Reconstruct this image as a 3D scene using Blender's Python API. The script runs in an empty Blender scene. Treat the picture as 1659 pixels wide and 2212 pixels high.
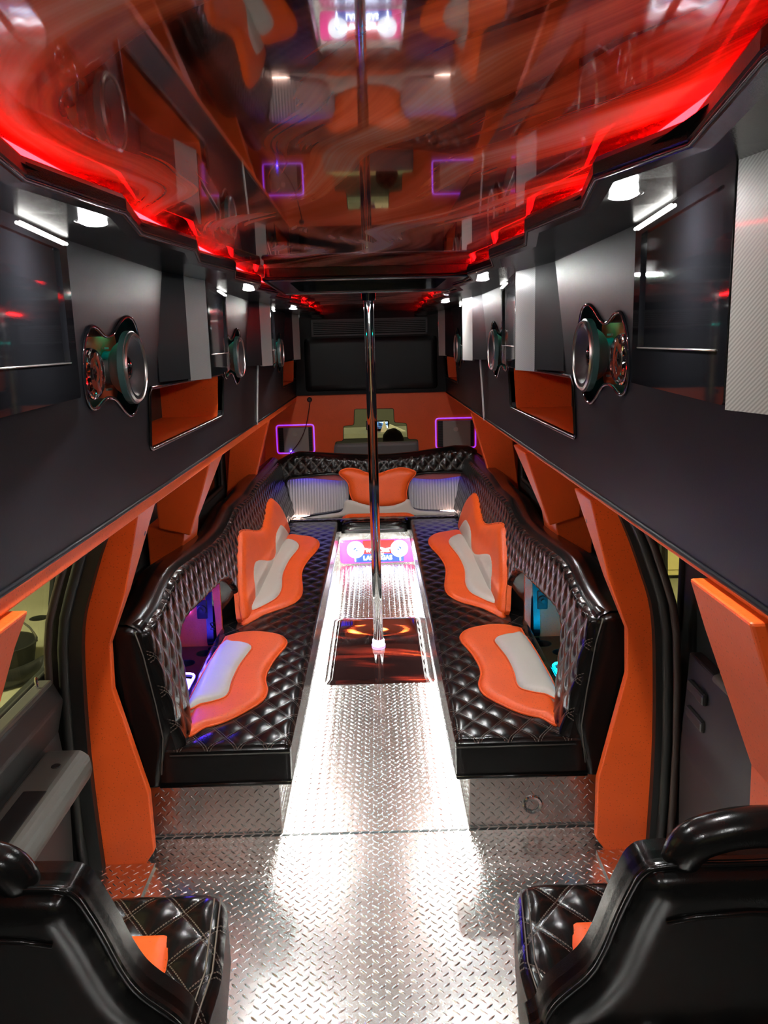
import bpy, bmesh, math, random
import numpy as np
from mathutils import Matrix, Vector
random.seed(7)
rng = np.random.default_rng(7)
SC = bpy.context.scene
COL = SC.collection
PI = math.pi

# ------------------------------------------------------------------ camera
IW, IH, FPX = 1659.0, 2212.0, 1790.0
CAM = np.array([0.0, 0.0, 1.606])
def cam_axes(vp=(810, 742), roll=.028):
    dy = np.array([(vp[0]-IW/2)/FPX, (IH/2-vp[1])/FPX, -1.]); dy /= np.linalg.norm(dy)
    u = np.array([-math.sin(roll), math.cos(roll), 0.]); dz = u - dy*(u@dy); dz /= np.linalg.norm(dz)
    return np.array([np.cross(dy, dz), dy, dz])
ROT = cam_axes()
cd = bpy.data.cameras.new('camera'); cam = bpy.data.objects.new('camera', cd); COL.objects.link(cam)
M4 = Matrix(ROT.tolist()).to_4x4(); M4.translation = Vector(CAM); cam.matrix_world = M4
cd.sensor_fit = 'VERTICAL'; cd.sensor_height = 24.0; cd.lens = 24.0*FPX/IH
cd.clip_start = .02; cd.clip_end = 200
SC.camera = cam
SC.view_settings.view_transform = 'Standard'; SC.view_settings.look = 'None'
SC.view_settings.gamma = 1.0; SC.view_settings.use_curve_mapping = False
SC.view_settings.exposure = 0.22
wd = bpy.data.worlds.new('world'); SC.world = wd; wd.use_nodes = True
wd.node_tree.nodes['Background'].inputs[0].default_value = (.55, .6, .7, 1)
wd.node_tree.nodes['Background'].inputs[1].default_value = .03
SC.cycles.max_bounces = 8; SC.cycles.glossy_bounces = 5; SC.cycles.diffuse_bounces = 3
SC.cycles.sample_clamp_indirect = 6.0
SC.cycles.use_denoising = True
SC.cycles.caustics_reflective = True

# light levels (vehicle lamps, and the added garage lamps)
E_PUCK, E_TUBE, E_AISLE, E_RED, E_BLUE, E_CYAN, E_PURPLE, E_SIGN, E_GARAGE = 1550, 6, 190, 130, 95, 95, .85, 16, 640

def ray(x, y):
    return ROT @ np.array([(x-IW/2)/FPX, (IH/2-y)/FPX, -1.])
def pz(x, y, Z):
    d = ray(x, y); return CAM + d*((Z-CAM[2])/d[2])
def py_(x, y, Y):
    d = ray(x, y); return CAM + d*(Y/d[1])
def px_(x, y, X):
    d = ray(x, y); return CAM + d*(X/d[0])
XC = -.043
def plane_hit(x, y, n, c):
    d = ray(x, y); n = np.array(n, float); return CAM + d*((c - n@CAM)/(n@d))

# ------------------------------------------------------------------ materials
def nd(nt, t, **k):
    n = nt.nodes.new(t)
    for a, v in k.items(): setattr(n, a, v)
    return n
def mat(name, base=(.5,.5,.5), rough=.5, metal=0., spec=.5, coat=0., coat_rough=.05, emit=None, strength=0., trans=0., ior=1.5, alpha=1., sheen=0.):
    m = bpy.data.materials.new(name); m.use_nodes = True
    b = m.node_tree.nodes['Principled BSDF']; I = b.inputs
    I['Base Color'].default_value = (*base, 1); I['Roughness'].default_value = rough; I['Metallic'].default_value = metal
    I['Specular IOR Level'].default_value = spec; I['Coat Weight'].default_value = coat; I['Coat Roughness'].default_value = coat_rough
    I['IOR'].default_value = ior; I['Transmission Weight'].default_value = trans; I['Alpha'].default_value = alpha
    I['Sheen Weight'].default_value = sheen
    if emit: I['Emission Color'].default_value = (*emit, 1); I['Emission Strength'].default_value = strength
    return m
def bsdf(m): return m.node_tree.nodes['Principled BSDF']
def lk(m, a, b): m.node_tree.links.new(a, b)
def math_node(m, op, a, b=None, c=None):
    n = nd(m.node_tree, 'ShaderNodeMath', operation=op)
    for i, v in enumerate((a, b, c)):
        if v is None: continue
        if isinstance(v, (int, float)): n.inputs[i].default_value = v
        else: lk(m, v, n.inputs[i])
    return n.outputs[0]
def coords(m, kind='Object', scale=(1,1,1), rot=(0,0,0)):
    tc = nd(m.node_tree, 'ShaderNodeTexCoord'); mp = nd(m.node_tree, 'ShaderNodeMapping')
    mp.inputs['Scale'].default_value = scale; mp.inputs['Rotation'].default_value = rot
    lk(m, tc.outputs[kind], mp.inputs[0]); return mp.outputs[0]
def bump(m, height, strength=.3, dist=.002):
    b = nd(m.node_tree, 'ShaderNodeBump'); b.inputs['Strength'].default_value = strength; b.inputs['Distance'].default_value = dist
    lk(m, height, b.inputs['Height']); lk(m, b.outputs[0], bsdf(m).inputs['Normal']); return b
def noise(m, vec, scale=5, detail=3, rough=.5, dist=0.):
    n = nd(m.node_tree, 'ShaderNodeTexNoise'); n.inputs['Scale'].default_value = scale; n.inputs['Detail'].default_value = detail
    n.inputs['Roughness'].default_value = rough; n.inputs['Distortion'].default_value = dist
    if vec is not None: lk(m, vec, n.inputs['Vector'])
    return n
def ramp(m, fac, stops):
    r = nd(m.node_tree, 'ShaderNodeValToRGB'); e = r.color_ramp.elements
    while len(e) < len(stops): e.new(.5)
    for i, (p, c) in enumerate(stops): e[i].position = p; e[i].color = (*c, 1)
    lk(m, fac, r.inputs[0]); return r.outputs[0]
def mixc(m, fac, a, b, mode='MIX'):
    n = nd(m.node_tree, 'ShaderNodeMix', data_type='RGBA', blend_type=mode)
    for s, v in ((n.inputs[0], fac), (n.inputs[6], a), (n.inputs[7], b)):
        if isinstance(v, (int, float)): s.default_value = v
        elif isinstance(v, tuple): s.default_value = (*v, 1)
        else: lk(m, v, s)
    return n.outputs[2]
def glow(name, col, s): return mat(name, (.8,.8,.8), .5, emit=col, strength=s)

def leather_mat():
    m = mat('black_leather', (.005,.0048,.0046), .2, spec=.33)
    v = nd(m.node_tree, 'ShaderNodeTexVoronoi'); v.inputs['Scale'].default_value = 420
    lk(m, coords(m), v.inputs['Vector']); bump(m, v.outputs['Distance'], .12, .0006); return m
LEATHER = leather_mat()
def quilt_mat():
    m = mat('quilted_leather', (.013,.011,.0105), .2, spec=.36)
    uv = nd(m.node_tree, 'ShaderNodeUVMap'); sx = nd(m.node_tree, 'ShaderNodeSeparateXYZ'); lk(m, uv.outputs[0], sx.inputs[0])
    def lines(c, o):
        f = math_node(m, 'FRACT', math_node(m, 'ADD', c, .5))
        d = math_node(m, 'ABSOLUTE', math_node(m, 'SUBTRACT', f, .5))
        a = math_node(m, 'ABSOLUTE', math_node(m, 'SUBTRACT', d, .05))
        on = math_node(m, 'LESS_THAN', a, .014)
        dash = math_node(m, 'LESS_THAN', math_node(m, 'FRACT', math_node(m, 'MULTIPLY', o, 14.)), .72)
        return math_node(m, 'MULTIPLY', on, dash)
    f = math_node(m, 'MAXIMUM', lines(sx.outputs[0], sx.outputs[1]), lines(sx.outputs[1], sx.outputs[0]))
    lk(m, mixc(m, f, (.005,.0045,.0043), (.085,.064,.052)), bsdf(m).inputs['Base Color'])
    v = nd(m.node_tree, 'ShaderNodeTexVoronoi'); v.inputs['Scale'].default_value = 420
    lk(m, coords(m), v.inputs['Vector'])
    h = math_node(m, 'ADD', math_node(m, 'MULTIPLY', v.outputs['Distance'], .25), math_node(m, 'MULTIPLY', f, .9))
    bump(m, h, .2, .0012); return m
QUILT = quilt_mat()
def ostrich(name, base, rough=.42):
    m = mat(name, base, rough, spec=.4)
    c = coords(m)
    v = nd(m.node_tree, 'ShaderNodeTexVoronoi'); v.inputs['Scale'].default_value = 95; v.inputs['Randomness'].default_value = .75
    lk(m, c, v.inputs['Vector'])
    dots = math_node(m, 'LESS_THAN', v.outputs['Distance'], .17)
    n = noise(m, c, 8, 2)
    base2 = mixc(m, n.outputs[0], tuple(b*.9 for b in base), tuple(min(1, b*1.1) for b in base))
    lk(m, mixc(m, math_node(m, 'MULTIPLY', dots, .45), base2, tuple(b*.35 for b in base)), bsdf(m).inputs['Base Color'])
    bump(m, v.outputs['Distance'], .25, .001); return m
ORANGE = ostrich('orange_vinyl', (.85,.105,.012))
def white_vinyl():
    m = mat('pale_grey_vinyl', (.52,.48,.42), .42)
    c = coords(m, scale=(160,160,160)); n = noise(m, c, 1, 2); bump(m, n.outputs[0], .1, .0006); return m
PALE = white_vinyl()
def panel_mat():
    m = mat('charcoal_vinyl', (.021,.021,.024), .46, spec=.12)
    c = coords(m); n = noise(m, c, 300, 2); n2 = noise(m, c, 4, 3)
    lk(m, ramp(m, n2.outputs[0], [(.3,(.005,.0053,.0068)),(.7,(.0075,.0078,.0098))]), bsdf(m).inputs['Base Color'])
    bump(m, n.outputs[0], .15, .0006); return m
PANEL = panel_mat()
def plate_mat():
    m = mat('bright_tread_plate', (.78,.77,.74), .24, metal=1.)
    c = coords(m); n = noise(m, c, 9, 4)
    lk(m, ramp(m, n.outputs[0], [(.3,(.7,.695,.67)),(.7,(.84,.835,.81))]), bsdf(m).inputs['Base Color'])
    n2 = noise(m, c, 22, 2); bump(m, n2.outputs[0], .1, .001); return m
PLATE = plate_mat()
CHROME = mat('chrome', (.86,.86,.88), .05, metal=1.)
STEEL = mat('brushed_steel', (.6,.58,.55), .28, metal=1.)
BLACK = mat('matt_black', (.008,.008,.0085), .55)
GLOSS = mat('gloss_black', (.004,.004,.005), .04, spec=.7)
RUBBER = mat('black_rubber', (.012,.0125,.011), .5)
TRIM_GREY = mat('grey_door_trim', (.085,.085,.073), .5)
DARKTRIM = mat('dark_door_trim', (.03,.033,.032), .42)
BROWN = mat('dark_brown_trim', (.03,.016,.012), .5)
def carbon_mat():
    m = mat('silver_carbon_fibre', (.34,.34,.32), .35, spec=.5, coat=.3)
    c = coords(m, scale=(1,1,1)); w = nd(m.node_tree, 'ShaderNodeTexWave', bands_direction='DIAGONAL'); w.inputs['Scale'].default_value = 95
    lk(m, c, w.inputs['Vector'])
    lk(m, ramp(m, w.outputs['Fac'], [(.3,(.27,.27,.25)),(.7,(.42,.42,.39))]), bsdf(m).inputs['Base Color']); return m
CARBON = carbon_mat()
def glass_mat(name, tint=(1,1,1), fac=.92):
    m = bpy.data.materials.new(name); m.use_nodes = True; nt = m.node_tree; nt.nodes.clear()
    o = nd(nt, 'ShaderNodeOutputMaterial'); t = nd(nt, 'ShaderNodeBsdfTransparent'); g = nd(nt, 'ShaderNodeBsdfGlossy'); mx = nd(nt, 'ShaderNodeMixShader')
    t.inputs[0].default_value = (*tint, 1); g.inputs['Roughness'].default_value = .02
    f = nd(nt, 'ShaderNodeFresnel'); g2 = nd(nt, 'ShaderNodeNewGeometry'); mr = nd(nt, 'ShaderNodeMapRange')
    mr.inputs['To Min'].default_value = 1.45; mr.inputs['To Max'].default_value = 1/1.45
    nt.links.new(g2.outputs['Backfacing'], mr.inputs['Value']); nt.links.new(mr.outputs[0], f.inputs[0])
    nt.links.new(f.outputs[0], mx.inputs[0]); nt.links.new(t.outputs[0], mx.inputs[1]); nt.links.new(g.outputs[0], mx.inputs[2]); nt.links.new(mx.outputs[0], o.inputs[0])
    return m
GLASS = glass_mat('clear_glass', (.93,.95,.9))
TINT = glass_mat('tinted_glass', (.05,.05,.05))
CRYSTAL = mat('crystal', (.95,.95,.95), .02, trans=1., ior=1.5)

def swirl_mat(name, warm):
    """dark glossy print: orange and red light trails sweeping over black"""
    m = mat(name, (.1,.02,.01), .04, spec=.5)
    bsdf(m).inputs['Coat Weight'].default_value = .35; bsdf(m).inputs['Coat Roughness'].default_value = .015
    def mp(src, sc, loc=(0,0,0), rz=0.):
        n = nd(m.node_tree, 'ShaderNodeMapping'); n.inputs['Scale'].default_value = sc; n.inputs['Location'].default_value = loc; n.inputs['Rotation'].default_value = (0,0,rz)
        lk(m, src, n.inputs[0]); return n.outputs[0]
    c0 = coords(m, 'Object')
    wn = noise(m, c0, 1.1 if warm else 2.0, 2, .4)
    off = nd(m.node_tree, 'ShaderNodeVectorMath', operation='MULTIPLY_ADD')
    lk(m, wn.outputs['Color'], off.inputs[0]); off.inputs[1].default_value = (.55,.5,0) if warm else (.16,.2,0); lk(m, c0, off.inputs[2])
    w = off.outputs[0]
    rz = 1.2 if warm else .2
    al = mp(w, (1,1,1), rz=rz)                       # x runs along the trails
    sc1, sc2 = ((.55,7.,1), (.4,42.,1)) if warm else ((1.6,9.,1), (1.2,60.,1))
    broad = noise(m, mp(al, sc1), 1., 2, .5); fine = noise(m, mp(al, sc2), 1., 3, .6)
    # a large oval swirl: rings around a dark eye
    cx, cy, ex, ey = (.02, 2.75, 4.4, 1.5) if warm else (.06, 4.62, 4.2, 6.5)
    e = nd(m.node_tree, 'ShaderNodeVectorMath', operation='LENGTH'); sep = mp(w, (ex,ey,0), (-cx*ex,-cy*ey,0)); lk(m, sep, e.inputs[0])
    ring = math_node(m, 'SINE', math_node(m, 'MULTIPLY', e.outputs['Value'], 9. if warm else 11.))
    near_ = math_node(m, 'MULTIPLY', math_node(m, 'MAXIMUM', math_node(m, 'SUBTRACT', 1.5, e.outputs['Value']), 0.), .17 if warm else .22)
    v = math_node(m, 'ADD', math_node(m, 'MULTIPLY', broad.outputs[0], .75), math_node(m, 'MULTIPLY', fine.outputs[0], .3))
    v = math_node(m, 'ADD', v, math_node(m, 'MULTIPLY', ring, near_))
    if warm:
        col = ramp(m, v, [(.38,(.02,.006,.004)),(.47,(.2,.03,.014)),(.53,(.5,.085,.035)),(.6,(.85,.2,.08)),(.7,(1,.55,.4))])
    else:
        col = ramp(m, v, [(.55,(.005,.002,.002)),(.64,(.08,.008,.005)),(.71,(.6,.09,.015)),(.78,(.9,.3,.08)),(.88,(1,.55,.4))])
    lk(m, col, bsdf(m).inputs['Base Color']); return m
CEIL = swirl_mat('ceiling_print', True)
FLOORPRINT = swirl_mat('floor_print', False)

PUCK = glow('puck_lens_light', (.97,.98,.96), E_PUCK)
TUBE = glow('white_led_tube', (1,.98,.92), E_TUBE)
AISLE = glow('white_led_strip', (1,.99,.93), E_AISLE)
RED = glow('red_led_strip', (1,.004,.006), E_RED)
BLUE = glow('blue_led', (.06,.03,1), E_BLUE)
CYAN = glow('cyan_led', (.0,.5,1), E_CYAN)
PURPLE = glow('purple_led', (.35,.02,1), E_PURPLE)
PINKW = glow('pink_white_led', (1,.62,.5), 12)
TEAL = glow('teal_led', (0,.8,.65), 16)
GREEN = glow('green_led', (0,.8,.2), 12)
ICE = {-1: glow('lilac_ice_bin', (.55,.45,1), 1.1), 1: glow('aqua_ice_bin', (.1,.9,.8), 1.1)}

# ------------------------------------------------------------------ object helpers
def tag(o, label=None, cat=None, group=None, kind=None):
    if label: o['label'] = label
    if cat: o['category'] = cat
    if group: o['group'] = group
    if kind: o['kind'] = kind
    return o
def empty(name, loc, label=None, cat=None, group=None, kind=None):
    o = bpy.data.objects.new(name, None); COL.objects.link(o); o.location = loc; o.empty_display_size = .1
    return tag(o, label, cat, group, kind)
def link(name, me, m, parent=None, smooth=True):
    o = bpy.data.objects.new(name, me); COL.objects.link(o)
    if m is not None: me.materials.append(m)
    if smooth: me.shade_smooth()
    if parent is not None:
        o.parent = parent; o.matrix_parent_inverse = Matrix.Translation(-parent_loc(parent))
    return o
def parent_loc(p):
    v = Vector(p.location)
    while p.parent: 
        p = p.parent; v = v + Vector((0,0,0))
    return v
def mesh(name, verts, faces, m, parent=None, smooth=False, uv=None):
    me = bpy.data.meshes.new(name); me.from_pydata([tuple(map(float, v)) for v in verts], [], [tuple(map(int, f)) for f in faces])
    if uv is not None:
        l = me.uv_layers.new(name='UVMap'); idx = np.empty(len(me.loops), np.int32); me.loops.foreach_get('vertex_index', idx)
        l.data.foreach_set('uv', np.asarray(uv, np.float32)[idx].ravel())
    me.update(); return link(name, me, m, parent, smooth)
def from_bm(name, bm, m, parent=None, smooth=False):
    bmesh.ops.recalc_face_normals(bm, faces=bm.faces)
    me = bpy.data.meshes.new(name); bm.to_mesh(me); bm.free(); return link(name, me, m, parent, smooth)
def bm_box(bm, lo, hi, bev=0., seg=2, mtx=None):
    r = bmesh.ops.create_cube(bm, size=1); vs = r['verts']
    lo, hi = np.minimum(lo, hi), np.maximum(lo, hi)
    for v in vs: v.co = Vector([lo[i] + (v.co[i]+.5)*(hi[i]-lo[i]) for i in range(3)])
    if bev:
        es = list({e for v in vs for e in v.link_edges})
        r = bmesh.ops.bevel(bm, geom=es, offset=min(bev, .45*min(hi-lo)), segments=seg, affect='EDGES', profile=.5); vs = r['verts']
    if mtx is not None: bmesh.ops.transform(bm, matrix=mtx, verts=list(vs))
def box(name, lo, hi, m, parent=None, bev=0., seg=2, mtx=None):
    bm = bmesh.new(); bm_box(bm, np.array(lo, float), np.array(hi, float), bev, seg, mtx); return from_bm(name, bm, m, parent, False)
def tube(name, pts, r, m, parent=None, seg=8, closed=False, caps=True):
    pts = [np.array(p, float) for p in pts]; n = len(pts); V = []; F = []
    up = np.array([0.,0.,1.]); prev = None
    rr = r if hasattr(r, '__len__') else [r]*n
    for i, p in enumerate(pts):
        a = pts[(i-1) % n] if (closed or i > 0) else p; b = pts[(i+1) % n] if (closed or i < n-1) else p
        t = b-a; t /= (np.linalg.norm(t)+1e-12)
        if prev is None:
            x = np.cross(t, up)
            if np.linalg.norm(x) < 1e-3: x = np.cross(t, np.array([1.,0,0]))
        else: x = prev - t*(prev@t)
        x /= np.linalg.norm(x); prev = x; y = np.cross(t, x)
        for k in range(seg):
            th = 2*PI*k/seg; V.append(p + rr[i]*(x*math.cos(th)+y*math.sin(th)))
    for i in range(n if closed else n-1):
        j = (i+1) % n
        for k in range(seg): F.append((i*seg+k, i*seg+(k+1) % seg, j*seg+(k+1) % seg, j*seg+k))
    if caps and not closed: F.append(tuple(range(seg-1, -1, -1))); F.append(tuple(range((n-1)*seg, n*seg)))
    return mesh(name, V, F, m, parent, True)
def lathe(name, prof, org, axis, m, parent=None, seg=40, smooth=True):
    """prof: list of (radius, height along axis)"""
    axis = np.array(axis, float); axis /= np.linalg.norm(axis)
    x = np.cross(axis, [0,0,1.]); 
    if np.linalg.norm(x) < 1e-3: x = np.array([1.,0,0])
    x /= np.linalg.norm(x); y = np.cross(axis, x); V = []; F = []
    for (r, h) in prof:
        for k in range(seg):
            th = 2*PI*k/seg; V.append(np.array(org)+axis*h+max(r,1e-5)*(x*math.cos(th)+y*math.sin(th)))
    for i in range(len(prof)-1):
        for k in range(seg): F.append((i*seg+k, i*seg+(k+1) % seg, (i+1)*seg+(k+1) % seg, (i+1)*seg+k))
    o = mesh(name, V, F, m, parent, smooth)
    if smooth: auto_smooth(o)
    return o
def auto_smooth(o, ang=.7):
    me = o.data; bm = bmesh.new(); bm.from_mesh(me)
    for e in bm.edges:
        if len(e.link_faces) == 2: e.smooth = e.calc_face_angle(0) < ang
    bm.to_mesh(me); bm.free()
def catmull(pts, n=6, closed=True):
    P = [np.array(p, float) for p in pts]; N = len(P); out = []
    for i in range(N if closed else N-1):
        p0, p1, p2, p3 = (P[(i+k-1) % N] if closed else P[min(max(i+k-1,0),N-1)] for k in range(4))
        for j in range(n):
            t = j/n; out.append(.5*((2*p1)+(-p0+p2)*t+(2*p0-5*p1+4*p2-p3)*t*t+(-p0+3*p1-3*p2+p3)*t**3))
    if not closed: out.append(P[-1])
    return out
def rounded(pts, r, n=4):
    P = [np.array(p, float) for p in pts]; N = len(P); out = []
    for i in range(N):
        p, a, b = P[i], P[i-1], P[(i+1) % N]
        da, db = a-p, b-p; la, lb = np.linalg.norm(da), np.linalg.norm(db); q = min(r, la*.45, lb*.45)
        A, B = p+da/la*q, p+db/lb*q
        for k in range(n+1):
            t = k/n; out.append((1-t)**2*A+2*t*(1-t)*p+t*t*B)
    return out
def inside(pts, poly):
    x, y = pts[:,0], pts[:,1]; r = np.zeros(len(pts), bool); q = np.asarray(poly); j = len(q)-1
    for i in range(len(q)):
        xi, yi, xj, yj = *q[i], *q[j]
        with np.errstate(divide='ignore', invalid='ignore'):
            c = ((yi > y) != (yj > y)) & (x < (xj-xi)*(y-yi)/(yj-yi+1e-18)+xi)
        r ^= c; j = i
    return r
def near(pts, loops):
    best = np.full(len(pts), 1e9); bp = pts.copy()
    for lp in loops:
        q = np.asarray(lp, float)
        for i in range(len(q)):
            a, b = q[i-1], q[i]; ab = b-a; L = ab@ab
            if L < 1e-14: continue
            t = np.clip(((pts-a)@ab)/L, 0, 1); c = a+t[:,None]*ab; d = np.hypot(*(pts-c).T); k = d < best
            best[k] = d[k]; bp[k] = c[k]
    return best, bp
def pad(name, outline, fn, m, parent=None, res=.01, r=.02, H=.02, holes=(), quilt=None, skirt=.03, flip=False, edge=.012, bulge=None):
    """upholstered pad: a closed outline (with holes) filled with a fine grid, rolled edge, optional diamond quilting, sides"""
    loops = [np.asarray(outline, float)] + [np.asarray(h, float) for h in holes]
    lo, hi = loops[0].min(0), loops[0].max(0)
    nx, ny = [max(2, int(math.ceil((hi[i]-lo[i])/res))) for i in (0,1)]
    gx = np.linspace(lo[0], hi[0], nx+1); gy = np.linspace(lo[1], hi[1], ny+1)
    cx, cy = np.meshgrid((gx[1:]+gx[:-1])/2, (gy[1:]+gy[:-1])/2, indexing='ij'); cc = np.stack([cx.ravel(), cy.ravel()], 1)
    ins = inside(cc, loops[0])
    for h in loops[1:]: ins &= ~inside(cc, h)
    ins = ins.reshape(nx, ny)
    X, Y = np.meshgrid(gx, gy, indexing='ij'); nodes = np.stack([X.ravel(), Y.ravel()], 1)
    cnt = np.zeros((nx+1, ny+1), int)
    for dx in (0,1):
        for dy in (0,1): cnt[dx:nx+dx, dy:ny+dy] += ins
    cnt = cnt.ravel(); used = cnt > 0; bnd = used & (cnt < 4)
    idm = -np.ones(len(nodes), int); idm[used] = np.arange(used.sum())
    pts = nodes[used]; b = bnd[used]; d, cp = near(pts, loops)
    pts[b] = cp[b]; d[b] = 0
    t = np.clip(d/r, 0, 1); h = H*np.sqrt(np.clip(1-(1-t)**2, 0, 1))
    if bulge: h = h + bulge*(1-np.exp(-d/.06))
    uv = pts.copy()
    if quilt:
        wa, wb, A = quilt; p = pts[:,0]/wa+pts[:,1]/wb; q = pts[:,0]/wa-pts[:,1]/wb; uv = np.stack([p, q], 1)
        h = h + A*(np.abs(np.sin(PI*p)*np.sin(PI*q))**.6 - .5)*np.clip(d/edge, 0, 1)
    ii, jj = np.nonzero(ins); f = lambda i, j: idm[i*(ny+1)+j]
    F = np.stack([f(ii,jj), f(ii+1,jj), f(ii+1,jj+1), f(ii,jj+1)], 1)
    V = np.array([fn(a, c, z) for (a, c), z in zip(pts, h)])
    if skirt:
        E = np.concatenate([F[:,[k,(k+1)%4]] for k in range(4)]); key = E[:,0].astype(np.int64)*len(pts)+E[:,1]; rev = E[:,1].astype(np.int64)*len(pts)+E[:,0]
        be = E[~np.isin(key, rev)]; bv = np.unique(be); m2 = {int(v): len(V)+i for i, v in enumerate(bv)}
        k0 = len(V); m3 = {int(v): k0+len(bv)+i for i, v in enumerate(bv)}
        V = np.concatenate([V, np.array([fn(*pts[v], -skirt) for v in bv]), V[bv]]); uv = np.concatenate([uv, np.full((2*len(bv),2), .5)])
        S = np.array([(m3[int(a)], m2[int(a)], m2[int(c)], m3[int(c)]) for a, c in be]); F = np.concatenate([F, S])
    if flip: F = F[:, ::-1]
    return mesh(name, V, F, m, parent, True, uv)
def sheet(name, outline, holes, fn, m, parent=None, thick=0., flip=False):
    """flat board with cut-outs, given thickness"""
    bm = bmesh.new(); rings = []
    for lp in [outline]+list(holes):
        vs = [bm.verts.new((p[0], p[1], 0)) for p in lp]; rings.append(vs)
        for i in range(len(vs)): bm.edges.new((vs[i-1], vs[i]))
    bmesh.ops.triangle_fill(bm, edges=bm.edges[:], use_beauty=True)
    if thick:
        top = {}
        faces = bm.faces[:]
        for v in [v for rg in rings for v in rg]: top[v] = bm.verts.new((v.co.x, v.co.y, 1))
        for fc in faces:
            try: bm.faces.new([top[v] for v in reversed(fc.verts)])
            except ValueError: pass
        for rg in rings:
            for i in range(len(rg)): bm.faces.new((rg[i-1], rg[i], top[rg[i]], top[rg[i-1]]))
    for v in bm.verts: v.co = Vector(fn(v.co.x, v.co.y, -thick*v.co.z))
    return from_bm(name, bm, m, parent)
def prism(name, poly, fn, d0, d1, m, parent=None, bev=0.):
    """polygon pushed from depth d0 to d1 (numbers or functions of the polygon point)"""
    n = len(poly); g = lambda d, p: d(p) if callable(d) else d
    V = [fn(p[0], p[1], g(d0, p)) for p in poly]+[fn(p[0], p[1], g(d1, p)) for p in poly]
    bm = bmesh.new(); vs = [bm.verts.new(v) for v in V]
    bm.faces.new(vs[:n]); bm.faces.new(vs[n:][::-1])
    for i in range(n): bm.faces.new((vs[i], vs[(i+1) % n], vs[n+(i+1) % n], vs[n+i]))
    if bev:
        bmesh.ops.recalc_face_normals(bm, faces=bm.faces)
        bmesh.ops.bevel(bm, geom=[e for e in bm.edges if e.calc_face_angle(0) > .5], offset=bev, segments=2, affect='EDGES', profile=.5, clamp_overlap=True)
    return from_bm(name, bm, m, parent)
def text_mesh(name, s, size, fn, m, parent, ext=.0015, bold=0.):
    cu = bpy.data.curves.new(name+'_c', 'FONT'); cu.body = s; cu.size = size; cu.align_x = 'CENTER'; cu.extrude = ext; cu.offset = bold; cu.resolution_u = 3
    ob = bpy.data.objects.new(name+'_tmp', cu); COL.objects.link(ob); dg = bpy.context.evaluated_depsgraph_get()
    me = bpy.data.meshes.new_from_object(ob.evaluated_get(dg)); bpy.data.objects.remove(ob); bpy.data.curves.remove(cu)
    for v in me.vertices: v.co = Vector(fn(*v.co))
    me.name = name; return link(name, me, m, parent, False)
LUG_L, LUG_W, LUG_H = .0135, .0044, .0027
def lugs(name, a0, a1, b0, b1, fn, m, parent, keep=None, pitch=(.033,.036)):
    """raised lugs of the tread plate: lens-shaped ridges at alternating angles"""
    t = np.array([(-1,0,0),(-.45,-.8,0),(.45,-.8,0),(1,0,0),(.45,.8,0),(-.45,.8,0),(-.5,0,1),(.5,0,1)])
    tf = [(0,1,6),(1,2,7,6),(2,3,7),(3,4,7),(4,5,6,7),(5,0,6)]
    V = []; F = []
    na, nb = int((a1-a0)/pitch[0]), int((b1-b0)/pitch[1])
    for i in range(na+1):
        for j in range(nb+1):
            for k in (0,1):
                a, b = a0+(i+.5*k+.25)*pitch[0], b0+(j+.5*k+.25)*pitch[1]
                if a > a1-.008 or b > b1-.008 or a < a0+.008 or b < b0+.008 or (keep and not keep(a, b)): continue
                th = PI/4 if k else -PI/4; c, s = math.cos(th), math.sin(th); o = len(V)
                for x, y, z in t:
                    x, y = x*LUG_L, y*LUG_W; V.append(fn(a+x*c-y*s, b+x*s+y*c, z*LUG_H))
                F += [tuple(q+o for q in f) for f in tf]
    o = mesh(name, V, F, m, parent, True); o['kind'] = 'stuff'; return o

# ------------------------------------------------------------------ van shell
def uw(z): return .645-.065*(z-1.175)            # leaning face of the overhead cabinets
Y0, YR, ZC = -1.3, 7.2, 1.875
fl = box('floor', (XC-.98, Y0, -.03), (XC+.98, YR, 0), PLATE); tag(fl, kind='structure')
AI = .315
def floor_keep(x, y):
    if y > 2.52 and abs(x-XC) > AI-.012: return False
    if -.305 < x < .258 and 3.735 < y < 4.735: return False
    return y < 5.94
lugs('tread_lugs', XC-.9, XC+.9, .9, 5.95, lambda a, b, h: (a, b, h), PLATE, fl, floor_keep)
for i, (p, q) in enumerate([((XC-.9, 2.505, 0), (XC+.9, 2.515, .0012))]): box('plate_joint', p, q, BLACK, fl)

ce = box('ceiling', (XC-.66, Y0, ZC), (XC+.66, YR, ZC+.02), CEIL); tag(ce, kind='structure')
rf = box('wall_roof', (XC-1.02, Y0, ZC+.03), (XC+1.02, YR+.3, ZC+.06), BLACK); tag(rf, kind='structure')

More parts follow.
